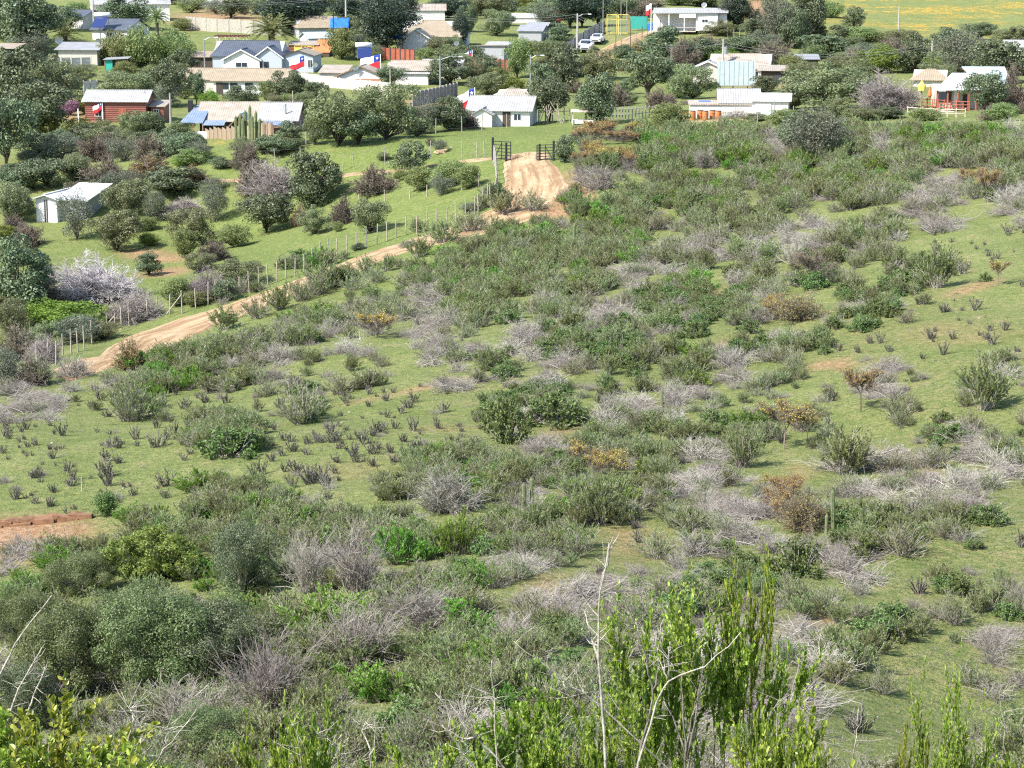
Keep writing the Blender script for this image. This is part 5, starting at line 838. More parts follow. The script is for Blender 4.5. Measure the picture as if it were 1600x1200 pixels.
ROADF = [(57,577),(75,570),(87,571),(99,556),(111,551),(122,550),(132,545),(144,538),(155,531),(168,527),(179,521),(190,515),(202,509),(215,501),(231,500),(247,495),(265,491),(285,490),(306,483),(325,477),(336,472),(355,471),(374,465),(390,458),(405,450),(419,445),(432,440),(447,434),(461,432),(475,427),(488,417),(501,407),(514,402),(527,405),(542,397),(557,391),(573,387),(589,382),(605,376),(619,372),(634,367),(651,365),(667,360),(682,355),(698,352),(713,345),(727,340),(741,335),(747,331),(755,325),(761,320),(766,317),(772,312)]
wire_fence('wire_fence', 'long fence of pale wooden posts along the left side of the dirt road', ROADF, 1.38, .046, 'post', 4, (10, 17)); land('the roadside post fence', 610, 355)
wire_fence('wire_fence', 'close set grey posts of the fence running up to the left gate', [(774, 308), (775, 298), (776, 290), (777, 282), (776, 275), (775, 268), (773, 260), (771, 254)], 1.5, .07, 'post_grey', 3)
wire_fence('wire_fence', 'sparse fence of short pale posts across the middle of the left field', [(562, 322), (602, 315), (641, 310), (667, 307), (692, 301), (722, 297), (748, 292)], .95, .05, 'post', 2)
wire_fence('wire_fence', 'thin fence posts along the far edge of the green field', [(395, 262), (430, 262), (470, 256), (536, 268), (553, 266), (602, 258), (640, 250), (672, 248), (722, 246), (745, 246), (757, 248)], 1.6, .04, 'post_grey', 2)
wire_fence('wire_fence', 'row of thin posts between the field and the olive trees', [(418, 232), (478, 232), (530, 226), (588, 220), (637, 214), (681, 209), (722, 206), (753, 204), (792, 200)], 1.5, .045, 'post', 2)
wire_fence('wire_fence', 'tall dark netting posts beside the village lane', [(960, 90), (970, 84), (985, 74), (994, 66), (1003, 62), (1012, 58), (1021, 56), (1031, 54), (1042, 54)], 2.1, .05, 'wood_dark', 5)
wire_fence('wire_fence', 'row of white topped posts right of the white box house', [(1137, 58), (1147, 60), (1156, 58), (1164, 60), (1172, 60), (1180, 62), (1186, 60)], 1.5, .05, 'post', 2)
wire_fence('wire_fence', 'thin posts in front of the sheds on the near side of the track', [(1132, 192), (1149, 190), (1184, 193), (1206, 192), (1240, 194)], 1.6, .04, 'post_grey', 2)
# ------------------------------------------------------------ poles and wires
_, A1 = lamppost(147, 48, 70, 'white concrete power pole above the dark roofed cottage', 0, 'concrete', .13, lamp=False, name='power_pole', cross=True); _, A2 = lamppost(541, 58, 66, 'white concrete power pole between the two dark conifers', 0, 'concrete', .14, lamp=False, name='power_pole')
_, A3 = lamppost(902, 84, 62, 'white concrete pole with lamp arm beside the white cars', 1.6, 'concrete', .15); _, A4 = lamppost(1129, 128, 66, 'power pole carrying a transformer in front of the stained roof house', 0, 'concrete', .14, lamp=False, name='power_pole', transformer=True, cross=True)
_, A5 = lamppost(1403, 68, 58, 'slim pale power pole in front of the flowering field', 0, 'concrete', .10, lamp=False, name='power_pole'); _, A6 = lamppost(1455, 116, 52, 'pale power pole behind the peaked buff hut', 0, 'concrete', .13, lamp=False, name='power_pole', transformer=False)
lamppost(320, 108, 50, 'curved arm street lamp behind the tan roofed outbuilding', 1.5, 'metal_grey', .09); lamppost(267, 196, 50, 'grey wooden pole between the red cabin and timber house', .01, 'post_grey', .12, lamp=False, name='power_pole'); lamppost(688, 150, 62, 'street lamp with curved arm rising above the grey panel fence', 2.4, 'metal_grey', .1); lamppost(829, 142, 56, 'street lamp beside the bright lime green shrub', 1.3, 'metal_grey', .1); lamppost(610, 142, 34, 'plain wooden pole in front of the buff roofed house', 0, 'post', .09, lamp=False, name='power_pole')
lamppost(522, 90, 74, 'thin tall dark mast beside the blue sheet roof', 0, 'metal_dark', .07, lamp=False, name='mast'); lamppost(458, 176, 34, 'bare pale pole beside the brick gable end', 0, 'post', .08, lamp=False, name='power_pole')
for i, (x, y, hp, lb) in enumerate(((942, 56, 60, 'tall thin pole at the end of the corrugated fence'), (970, 56, 60, 'tall thin pole behind the left yellow gate leaf'), (979, 52, 56, 'tall thin pole at the right yellow gate leaf'), (858, 78, 34, 'short pole in front of the low dark conifer'), (985, 78, 46, 'dark pole standing on the bank below the lane'), (962, 96, 56, 'grey pole beside the lower end of the lane'), (1048, 122, 52, 'thin pole with a small dish above the round yellow green tree'), (1210, 186, 40, 'thin pole in front of the square white shed'), (106, 28, 34, 'rusty red mast above the dark roofed cottage'))): lamppost(x, y, hp, lb, 0, 'wood_dark' if i in (4, 5) else 'metal_grey', .055, lamp=False, name='mast')
def wires(name, label, A_, B_, sag, offs, r=.012):
    o = empty(name, A_, 0, label, 'power line')
    for dz, dy in offs: pts = [tuple((B_ - A_) * t + Vector((0, dy, dz - sag * 4 * t * (1 - t)))) for t in np.linspace(0, 1, 17)]; MB().tube(pts, r, 4).build('wire', 'wire', o)
    return o
wires('power_line', 'wires strung from the left white power pole to the middle one', A1, A2, 2., [(-.1, 0), (-.4, .5)], .022); wires('power_line', 'wires sloping from the middle power pole to the lamp pole by the cars', A2, A3, 2., [(-.1, 0), (-.5, .3)], .022); wires('power_line', 'wires from the lamp pole by the cars to the transformer pole', A3, A4, 2.2, [(-.2, 0), (-.6, .3)], .02); wires('power_line', 'wires from the transformer pole to the slim pole by the flowers', A4, A6, 1.5, [(-.4, 0), (-.8, .3)], .02); wires('power_line', 'wires leaving the pole behind the buff hut towards the right', A6, A6 + Vector((70, 10, -2)), 1.5, [(-.3, 0)], .02)
for i, (x, y, z_, lb) in enumerate(((93, 72, 2.2, 'round white dish left of the weathered blue grey roof'), (154, 66, 1.6, 'white dish below the solar heater mast'), (637, 95, 1.2, 'white dish at the foot of the red fence'), (794, 152, 1.9, 'left one of the pair of white dishes above the small hut'), (799, 150, 2., 'right one of the pair of white dishes above the small hut'), (713, 78, 2.4, 'white dish on a pole among the olive trees'), (492, 100, 1.2, 'white dish beside the tan roofed blue house'))):
    p = G(x, y + 14); dish(None, (p.x, p.y, p.z + z_), .42 if i else .6, 10, lb)
# ------------------------------------------------------------ trees and bushes standing apart: centre x, foot y, width, height in the photo's scale, kind, look
DESC = dict(tree='dark evergreen tree', olive='olive green tree', greytree='grey green tree', greentree='mid green tree', brightdome='lime green domed tree', brightbush='fresh green bush', conifer='tall blackish conifer', thorn='brown thorn tree', thorn_rust='rusty thorn tree', bare='leafless purple grey tree', hedge='clipped green hedge', palm='palm', spikypalm='spiky low palm', round='round leaved shrub', broom='feathery green shrub', bright='fresh green shrub', dead='dry grey shrub', pale='bleached dry shrub', pile='grey brush heap', stub='stubby grey bush', mixed='half dry green shrub', yellow='orange tipped thorn shrub', espino='orange crowned little thorn tree', espino_bare='thin brown umbrella thorn tree', bigdead='tall leafless grey shrub', canopy='dense olive scrub tree', canopy_dark='dense dark scrub tree', canopy_lime='lime tipped scrub tree')
T_ = """45 78 110 95 tree;8 60 70 70 tree;50 88 62 36 greytree;20 175 90 100 tree;80 168 84 80 olive;62 215 100 90 tree;12 262 84 115 tree;88 150 60 46 tree;130 128 54 28 olive;115 138 40 24 olive
185 101 60 46 hedge;225 104 72 56 hedge;272 103 62 52 hedge;196 44 78 50 tree;362 28 60 34 tree;402 22 50 28 olive;338 22 46 24 greytree;300 20 50 24 greentree;285 48 34 20 greentree
452 52 96 66 conifer;486 34 60 46 conifer;546 46 50 52 conifer;602 84 76 92 conifer;628 50 56 56 conifer;585 40 50 46 conifer;535 93 46 50 greentree;556 93 30 46 greytree;578 70 34 44 olive;575 96 40 26 olive
266 166 56 72 tree;307 166 26 56 tree;200 157 96 46 olive;110 180 30 26 pinkbush;135 178 28 30 brightdome;328 167 30 27 brightbush;378 166 50 32 tree;452 154 56 42 tree;420 152 34 26 greentree;456 192 52 42 thorn;478 172 30 30 olive;430 172 30 24 olive
75 215 34 34 brightdome;124 214 46 30 brightdome;160 214 44 30 olive;212 216 60 46 olive;240 214 44 40 tree;283 212 40 26 olive
60 246 70 42 tree;100 250 60 46 greytree;150 250 64 42 thorn;192 252 56 40 greytree;236 250 60 46 thorn;286 252 52 44 tree;312 252 34 34 greytree;130 230 60 34 tree;170 232 60 36 olive;225 236 50 30 tree;20 285 50 30 tree
235 274 66 36 thorn_rust;301 282 52 26 thorn_rust;284 260 26 18 brightbush;74 292 92 46 tree;166 288 72 50 thorn;268 304 86 44 tree;122 282 52 42 olive;205 300 50 36 greytree;30 300 60 40 tree;150 310 50 30 tree
24 346 62 62 olive;10 374 36 24 brightdome;44 384 54 40 thorn;120 374 54 76 greytree;200 346 74 70 olive;182 392 78 68 olive;228 360 34 24 greentree;232 384 28 22 brightbush;244 346 34 50 greytree;288 336 70 30 bare;336 346 42 62 greytree;300 386 76 62 olive;366 386 56 36 greentree;332 408 60 38 thorn;290 402 44 46 greentree;320 468 66 54 bare;376 446 76 46 olive;274 478 48 46 greentree;352 470 44 36 tree;306 478 40 26 greentree
30 492 110 112 tree;66 480 62 62 thorn;100 512 110 44 brightbush;20 525 60 60 olive;150 468 122 72 palebare;212 500 86 50 bare;120 535 84 46 greytree;28 562 62 62 thorn;70 570 56 52 bare;160 530 50 34 olive;8 600 50 60 greytree;50 600 60 46 thorn;70 540 50 40 olive;180 500 40 24 greentree
425 306 92 62 bare;400 302 60 56 thorn;490 322 76 86 tree;520 300 30 40 tree;415 364 76 64 tree;490 366 46 46 olive;470 352 28 34 thorn_rust;540 348 54 46 thorn;578 364 54 58 olive;586 302 76 48 thorn;643 272 60 48 tree;655 298 50 40 greentree;700 292 60 42 greentree;730 294 44 38 greentree;690 304 36 32 greytree;672 227 16 14 olive;686 238 26 22 greytree;883 254 38 44 tree;776 312 30 28 tree;625 282 20 18 greentree;528 362 16 18 greentree;600 250 26 14 olive;560 390 22 12 tree;735 330 40 16 greytree;745 352 30 18 thorn;640 386 36 12 greytree
530 228 92 90 olive;604 218 96 88 olive;560 226 70 56 tree;662 208 52 52 greytree;702 204 66 52 tree;757 194 54 32 brightbush;450 228 52 36 tree;415 238 42 28 tree;385 262 46 46 thorn;492 226 30 46 olive;640 210 50 40 tree;730 200 40 30 thorn;345 262 40 18 tree
612 138 46 36 tree;702 132 78 44 tree;740 128 36 32 olive;762 152 54 42 olive;800 150 46 30 brightdome;808 122 38 62 greentree;778 128 36 24 greentree;690 86 52 28 olive;720 78 26 62 conifer;776 56 44 42 olive;700 28 62 34 conifer;742 24 44 34 tree;784 16 40 22 greentree;822 18 52 24 brightdome;862 24 44 36 tree;890 44 50 52 conifer;910 42 46 60 conifer;935 42 44 56 conifer;868 56 34 20 tree;876 72 54 28 tree;830 85 40 22 greentree;856 92 60 30 olive;665 112 22 24 olive;664 92 30 18 greentree;790 40 30 20 tree;730 50 30 40 tree;970 30 50 40 tree;1000 26 50 30 thorn
858 190 58 74 tree;882 142 72 66 tree;932 192 74 78 tree;935 124 64 50 olive;962 166 42 40 thorn;845 150 40 52 tree;905 120 56 32 olive;1012 152 74 76 tree;1040 98 80 50 tree;1068 106 50 52 thorn;1082 154 80 54 olive;1056 136 32 30 brightdome;1043 206 54 46 greentree;1030 168 42 34 thorn;1110 94 64 32 tree;1105 76 60 24 thorn;1160 88 64 32 tree;1150 48 46 60 conifer;1180 44 20 30 conifer;1190 78 50 28 greytree;1100 128 30 20 olive;975 90 44 20 tree;1000 78 36 18 thorn_rust;1130 96 40 20 brightbush;978 110 28 20 thorn_rust;1010 14 60 24 thorn;1100 10 70 24 tree;1060 8 60 22 greentree
1216 72 64 78 greytree;1265 64 64 78 tree;1240 76 50 60 tree;1210 98 70 40 thorn;1290 92 80 38 tree;1335 46 44 32 tree;1348 66 60 24 greentree;1310 116 60 30 olive;1256 134 60 38 olive;1230 120 50 34 greentree;1375 114 76 40 brightdome;1428 114 66 54 tree;1405 74 60 22 thorn;1292 170 118 70 olive;1340 160 60 50 olive;1272 252 100 88 greytree;1250 240 70 60 tree;1387 172 98 60 bare;1500 124 86 80 greytree;1562 130 86 66 tree;1536 182 66 72 tree;1582 178 56 84 thorn;1478 78 60 34 tree;1530 62 50 28 tree;1590 72 46 28 tree;1464 132 56 34 olive;1250 218 60 40 olive;1300 230 50 36 greytree;1445 188 52 20 greentree;1390 185 50 20 tree;1560 92 60 30 olive;1350 188 60 24 olive;1225 200 50 30 greentree;1180 190 40 16 olive;1450 96 60 24 olive;1380 66 40 16 greytree"""
pinks = PROTO['brightbush'][0]
for kind, base, lm in (('pinkbush', 'brightbush', 'leaf_pink'), ('palebare', 'bare', None)):
    b_ = PROTO[base][0]
    if kind == 'pinkbush': mm = b_[1].copy(); mm.materials[0] = MATS[lm]; PROTO[kind] = [(b_[0], mm, b_[2], b_[3], b_[4])]
    else: mm = b_[0].copy(); mm.materials[0] = leafmat('twig_lilac_pale', [(.28,.255,.26),(.38,.35,.36),(.50,.47,.48)], transl=0, rough=.85, spec=.2); PROTO[kind] = [(mm, None, mm, b_[3], b_[4])]
    NICE[kind] = 'flowering_bush' if kind == 'pinkbush' else 'bare_tree'
DESC['pinkbush'] = 'bush covered in pink blossom'; DESC['palebare'] = 'pale bleached leafless tree'
DEC = 0
def tree_thing(kind, loc, h, wd):
    pr = PROTO[kind]; ms, ml, mb, ph, pw = pr[rg0.randrange(len(pr))]; o = empty(NICE[kind], loc, rg0.random() * 6.28); o.scale = (wd / pw, wd / pw * rg0.uniform(.85, 1.1), h / ph)
    link('trunk' if 'bush' not in NICE[kind] and 'hedge' not in NICE[kind] else 'stems', ms, o)
    if ml is not None: link('crown' if 'bush' not in NICE[kind] else 'foliage', ml, o)
    return o
CATN = dict(hedge='hedge', brightbush='bush', pinkbush='bush')
for line in T_.replace('\n', ';').split(';'):
    x, y, w_, h_, k = line.split(); x, y, w_, h_ = map(float, (x, y, w_, h_)); p = G(x, y); s = pxm(p)
    o = tree_thing(k, (p.x, p.y, p.z - .1), h_ * (1.04 if k != 'conifer' else 1) / s, w_ * 1.13 / s); o['category'] = CATN.get(k, 'tree'); AUTO.append((o, DESC[k], x, y - h_ * .5))
FILL = [(0,0,130,60,6),(0,100,110,200,8),(40,225,330,262,13),(60,268,340,315,8),(0,300,50,420,4),(0,430,130,520,12),(0,520,130,600,12),(230,400,420,480,4),(380,230,460,250,4),(150,120,260,150,5),(500,150,660,225,5),(640,180,760,205,6),(720,100,860,150,8),(850,110,1100,170,12),(840,20,960,45,7),(980,80,1110,110,8),(1160,60,1420,95,16),(1190,100,1340,190,14),(1340,95,1480,115,6),(1450,70,1600,120,12),(1500,150,1600,190,6),(1120,0,1300,60,10),(740,0,860,30,6),(420,0,640,30,6),(270,0,420,20,5),(430,150,500,200,5),(250,100,290,170,4),(540,60,600,100,4),(690,60,730,120,4)]
rf_ = random.Random(99)
for x0, y0, x1, y1, n_ in FILL:
    for _ in range(n_):
        x, y = rf_.uniform(x0, x1), rf_.uniform(y0, y1); p = G(x, y)
        if on_road(p, 1.5) or (895 < x < 1025 and y < 128): continue
        s = pxm(p); w_ = rf_.uniform(26, 52); k = rf_.choice(['tree', 'olive', 'olive', 'greytree', 'greentree', 'thorn', 'tree']); o = tree_thing(k, (p.x, p.y, p.z - .1), w_ * rf_.uniform(.55, .9) / s, w_ * 1.2 / s); o['category'] = 'tree'; AUTO.append((o, 'small ' + DESC[k], x, y - 15))
for x, y, w_, h_, k, lb in ((425, 82, 76, 56, 'palm', 'broad date palm with arching fronds above the slate roof'), (246, 54, 36, 42, 'palm', 'small fan palm with thick crown beside the grey barn'), (102, 64, 50, 36, 'spikypalm', 'spiky low palm in front of the dark roofed cottage'), (660, 102, 26, 24, 'spikypalm', 'spiky agave like palm right of the red board fence')):
    p = G(x, y); s = pxm(p); o = tree_thing(k, p, h_ / s, w_ / s); tag(o, lb, 'palm tree'); o.scale.y = o.scale.x
# ------------------------------------------------------------ named plants on the slope
land('the soil pit', 60, 840); land('the bend of the dirt road', 240, 525); land('the middle road stretch', 590, 400); land('the sandy road bank', 890, 300)
M_ = """165 806 40 42 roundball|round dark green bush standing alone above the soil pit|the lone round dark bush
362 712 104 62 round|spreading green bush on the open grass left of centre|the spreading green bush
470 662 76 70 mixed|feathery grey green bush on the open grass with its shadow to the right|the feathery grey green bush
200 658 84 72 mixed|large half dry bush above the open grass, left of the feathery one|the large half dry bush
200 576 56 58 rusty|rust and brown bush in front of the road's bend|the rust brown bush
590 528 84 52 yelloworange|bush tipped with orange yellow growth on the upper slope|the orange yellow bush
1225 702 96 82 espino|small thorn tree with orange crown and dark forked trunk|the orange crowned thorn tree
1262 700 50 66 espino|smaller orange thorn bush touching the orange crowned tree's right side|-
1345 644 72 76 espino|thorn tree with pale orange crown standing farther up the slope|the farther thorn tree
1268 446 80 56 espino_bare|umbrella shaped purple brown thorn tree near the grass strip|the umbrella thorn tree
1560 446 38 44 espino|tiny rusty thorn bush near the right edge|the tiny rusty thorn bush
1540 316 56 56 espino|thorn bush with orange top between pale dry shrubs at the right|the orange topped bush on the right
1252 828 110 76 thornyel|wide yellowish brown thicket behind the tall twin cactus|the yellow brown thicket
962 742 84 40 yelloworange|low orange tinted bush in the middle of the slope|the low orange bush
1245 500 110 56 thornyel|broad bush with dull orange top on the right slope|the dull orange topped bush
975 224 90 26 yelloworange|row of orange flowering scrub right of the far gate leaf|-
1105 262 60 40 thornpur|purple brown bush on the crest right of the road|-
935 296 72 50 thornpur|purple grey bush above the sandy road bank|the purple grey bush
715 866 80 66 bright|bright dark green bush among scrub below the slope's middle|the bright green bush
700 800 130 90 lilac|large lilac grey thicket at the lower middle|the lilac grey thicket
790 690 76 96 round|tall round leaved bush in the middle of the slope|the tall round leaved bush
868 664 90 66 round|wide round leaved bush right of the tall one|-
1465 450 60 66 stubbig|dense dark upright bush on the upper right grass|the dense upright bush
1540 440 20 20 round|small dark green bush beside the tiny rusty thorn bush|-
380 935 110 120 canopyd|very dark dense tree among the lower left scrub|the very dark dense tree
480 925 70 90 bigdead|leafless grey shrub at the right of the very dark tree|-
560 925 80 100 bigdead|pale leafless shrub with branching stems|the pale leafless shrub
240 905 150 80 lime|lime tipped scrub tree above the olive canopy|the lime tipped scrub tree
130 930 110 70 canopyo|greyish scrub tree left of the lime tipped one|-
105 1085 190 150 canopyo|big olive canopy at the far lower left|the big olive canopy
250 1070 220 160 canopyo|broad olive canopy in the lower left middle|the broad olive canopy
352 1060 160 120 canopyd|grey green canopy right of the broad olive one|-
420 1110 110 110 bigdead|tangle of leafless grey stems beside the olive canopies|the tangle of leafless stems
330 1180 130 80 canopyo|low scrub tree near the lower left edge|-
180 1010 150 90 canopyo|scrub tree between the lime tipped tree and the broad canopy|-
40 1010 110 90 canopyo|scrub tree at the left edge under the fallen pale poles|-
30 1140 120 110 canopyd|scrub tree at the lower left corner behind fresh leaves|-
340 1010 110 80 canopyo|low olive scrub tree under the very dark one|-
150 1078 110 60 bigdead|dark tangle of bare stems under the big olive canopies|-
55 1105 80 60 bigdead|bare grey shrub behind the fresh green corner bush|-
295 1135 100 66 bigdead|grey bare shrub between canopies and the bottom left twigs|-
205 962 70 50 thornpur|purplish bare patch of scrub under the lime tipped tree|-
300 1010 90 70 roundcan|dark round leaved scrub tree between the olive canopies|-
520 985 170 60 brightbig|wide fresh green mass in the lower middle|the wide fresh green mass
600 1095 140 60 brightbig|fresh green mass below the bare forked shrub|-
620 880 100 60 brightbig|fresh green bush above the wide grey leafless shrub|-
660 985 110 70 bigdead|wide grey leafless shrub in the lower middle|the wide grey leafless shrub
560 1040 110 90 bigdead|bare forked shrub with white stems over green scrub|-
885 1010 70 46 broom|dark feathery bush left of the tall pale trunk|the dark feathery bush
1380 1084 60 46 mixed|grey green upright bush on the lower right grass|the upright bush on the lower right
1490 975 66 54 mixed|tall half dry bush on the right grass slope|-
1410 1002 50 44 round|green bush left of the half dry one on the right|-
1525 955 42 30 broom|small dark green tuft beside the tall half dry bush|-
1540 640 90 84 broom|dark feathery bush near the right edge|the dark bush near the right edge
1245 900 90 80 round|round leaved bush under the yellow brown thicket|-
1320 740 100 72 broom|feathery bush above a heap of grey brush on the right|the feathery bush over grey brush
672 570 44 20 pile|small fallen heap of dry stems on the open grass|the small dry heap
935 820 70 76 broom|tall green bush in the middle of the lower slope|-
1160 730 70 60 broom|green bush left of the orange crowned thorn tree|-
505 452 60 44 broom|green bush hiding the middle of the dirt road|-
470 470 56 40 mixed|half dry bush at the road side below the one hiding the road|-
690 380 60 36 broom|low green bush where the road slips behind the slope|-
735 362 64 38 mixed|half dry bush beside the road below the gates|-
352 514 60 36 broom|feathery bush on the near edge of the road's long straight|-
402 497 60 34 mixed|half dry bush on the near edge of the road's long straight|-
440 484 60 38 broom|green bush just before the road disappears behind scrub|-
500 460 56 40 mixed|half dry bush covering the road left of the sandy middle stretch|-
528 446 46 36 round|dark leafy bush at the left end of the sandy middle stretch|-
655 402 50 30 broom|feathery bush at the right end of the sandy middle stretch|-
790 335 60 36 broom|feathery bush on the near edge of the wide road stretch|-
835 330 54 32 mixed|half dry bush at the near edge of the wide road stretch|-
110 590 80 44 thornpur|purple brown bush at the left end of the dirt road|-
60 600 60 44 mixed|half dry bush left of the purple brown one at the road end|-"""
for kind, base, st, lf in (('roundball', 'tree', None, 'leaf_round'), ('rusty', 'thorn', None, 'leaf_rust'), ('yelloworange', 'yellow', None, None), ('thornyel', 'thorn', None, 'leaf_straw'), ('thornpur', 'thorn', 'twig_lilac', None), ('canopyo', 'canopy', None, None), ('canopyd', 'canopy_dark', None, None), ('lime', 'canopy_lime', None, None), ('stubbig', 'broom', 'twig_grey', 'leaf_round'), ('lilac', 'bare', 'twig_lilac', None), ('brightbig', 'bright', None, None), ('roundcan', 'canopy_dark', None, 'leaf_round')):
    out = []
    for b_ in PROTO[base]:
        ms, ml = b_[0], b_[1]
        if st: ms = ms.copy(); ms.materials[0] = MATS[st]
        if lf: ml = ml.copy(); ml.materials[0] = MATS[lf]
        out.append((ms, ml, b_[2], b_[3], b_[4]))
    PROTO[kind] = out; NICE[kind] = NICE[base] if 'canopy' in base else {'brightbig': 'green_shrub', 'roundball': 'round_bush', 'lilac': 'bare_shrub', 'stubbig': 'upright_bush'}.get(kind, 'thorn_bush')
# near scrub is seen at twice the size of the far trees, so its own finer crowns
for kind, gens in (('roundball', [g_tree(301, 1., 1., trunk=.1, nc=60, nl=5000, L=.06, W=.035, clump=.2)]), ('thornyel', [g_dome(302, 1.6, 2.4, r=.02, leafn=3500, L=.05, W=.03)]), ('rusty', [g_dome(303, 1.8, 2., r=.02, leafn=4500, L=.07, W=.045)]), ('thornpur', [g_dome(304, 1.8, 2.4, r=.022, leafn=900, L=.05, W=.03)]), ('lilac', [g_dome(305, 1.9, 2.8, ns=100, r=.02, leafn=900, L=.05, W=.025)])):
    b_ = PROTO[kind][0]; (v, q), lf = gens[0]; ms = quadmesh(kind + '_stems', v, q, [b_[0].materials[0].name if b_[0].materials[0].name in MATS else 'twig_brown']); ml = quadmesh(kind + '_leaves', lf[0], lf[1], [(b_[1].materials[0] if b_[1] else MATS['leaf_brown']).name]) if lf else None
    hw = {'roundball': (1., 1.), 'thornyel': (1.6, 2.4), 'rusty': (1.8, 2.), 'thornpur': (1.8, 2.4), 'lilac': (1.9, 2.8)}[kind]; PROTO[kind] = [(ms, ml, None, hw[0], hw[1])]
TAKEN = []
for line in M_.split('\n'):
    a, lb, ph = line.split('|'); x, y, w_, h_, k = a.split(); x, y, w_, h_ = map(float, (x, y, w_, h_)); p = G(x, y); s = pxm(p); pr = PROTO[k]; ms, ml, mb, hh, pw = pr[rg0.randrange(len(pr))]; nm = NICE[k]
    o = empty(nm, (p.x, p.y, p.z - .04), rg0.random() * 6.28); o.scale = (w_ / s / pw, w_ / s / pw, h_ / s / hh); link('trunk' if 'tree' in nm else 'stems', ms, o)
    if ml is not None: link('crown' if 'tree' in nm else 'foliage', ml, o)
    tag(o, lb, 'tree' if 'tree' in nm else 'shrub'); TAKEN.append((x, y, w_, k in ('espino', 'espino_bare')))
    if ph != '-': land(ph, x, y - h_ * .5)
# cacti on the slope
for x, y, hp, r_, arms, lb, ph in ((1302, 828, 66, .05, 0, 'tall single cactus column in front of the yellow brown thicket', 'the tall cactus column'), (1291, 836, 34, .042, 0, 'shorter cactus column just left of the tall one', None), (895, 396, 48, .075, 0, 'lone leaning cactus column among the upper green scrub', 'the lone leaning cactus'), (832, 796, 52, .05, 0, 'right cactus of the low pair in the middle of the slope', 'the low cactus pair'), (819, 798, 46, .05, 1, 'left cactus of the low pair in the middle of the slope', None), (1034, 640, 34, .045, 1, 'small cactus beside dry brush above the low orange bush', None), (158, 498, 20, .1, 2, 'small cactus clump beside the pale bleached tree', None)):
    p = G(x, y); cactus(x, y, hp / pxm(p), r_, lb, arms)
    if ph: land(ph, x, y - hp / 2)
p = G(128, 768); m = MB(); m.tube([(0, 0, -.1), (0, 0, .5)], .018, 5); q = m.build('survey_stake', 'wood_pale'); q.location = p; tag(q, 'thin pale stake standing alone on the open grass above the lone round bush', 'stake')
# ------------------------------------------------------------ scrub over the slope, laid out by cover
ROWS = ["__________________yyggggdggmgggmmm"[:18] + "yyggggdggmgggm", "__________________mdgggmggggmdym", "_______________ggmggmggmmdmmdd.d", "_____________mggggggmddmddmm.,,s", "_________Ggmmggggmgddg.moGo.Go,,", "_______dmgmmodgmdmddGGGmymGGo,,.", "m_____gmmmmd.do.dGGGmGmGmG,,.,,,", "dgdmggmmdomm.,dG.doGmgddm..do..m",
 "ddoogsssoGs,ss.GGGodddoooo.do,mm", "s,.s,sggssssssssddmmmmGg,og.oGdm"[:32], "ss,s.ssssssssgggmGymgdddo.dddodd", "ss,sssgggsssgmmmdoggmdddydddodd,", "___sgggggggggmmGggoo,mdddyGmmmG,", "dgggggbGGmddmgGddo,.ddGGGdd...ss", "ggttttbGGggdmggmdddodGoGmmd.oGsm", "ttttttttggggddgomGdoooodddmGmood", "tttttttddgggmgggmmooddooddg...dd", "ttttttmddmgggmggggmmmdmods....md", "ttttttttmmmmmmmmmmmmmdddd.s...sm", "ttttttttmmmmmmmmmmmmmdddd.s...sm", "mmmmmmmmmmmmmmmmmmmmmddddmmm..mm"]
MIX = {'.': [('tuft', .25)], ',': [('stub', .45), ('tuft', .4)], 's': [('stub', .62), ('deadS', .12), ('tuft', .3)], 'g': [('broom', 1.4), ('bright', .4), ('mixed', .4), ('dead', .1)], 'G': [('round', 1.15), ('broom', .26), ('dead', .18)], 'd': [('dead', .46), ('pile', .46), ('pale', .24), ('mixed', .2), ('tuft', .5)],
 'm': [('mixed', .56), ('dead', .28), ('broom', .6), ('round', .12), ('pale', .08)], 'o': [('mixed', .2), ('deadS', .3), ('stub', .3), ('broomS', .2), ('tuft', .4)], 'y': [('yellow', .6), ('mixed', .3), ('dead', .3)], 'b': [('limeS', .8), ('bright', .4)], 't': [('mixed', .8), ('dead', .45), ('round', .5), ('broom', .3)], '_': []}
SIZE = dict(broom=(.5, 1.0), broomS=(.35, .6), bright=(.5, .9), mixed=(.45, .95), round=(.5, .95), dead=(.32, .68), deadS=(.22, .42), pale=(.45, .85), pile=(.25, .5), stub=(.2, .66), yellow=(.8, 1.3), limeS=(.6, 1.1), tuft=(.1, .2))
BASEK = dict(broomS='broom', deadS='dead', limeS='bright'); SC_ = []; rs = random.Random(77)
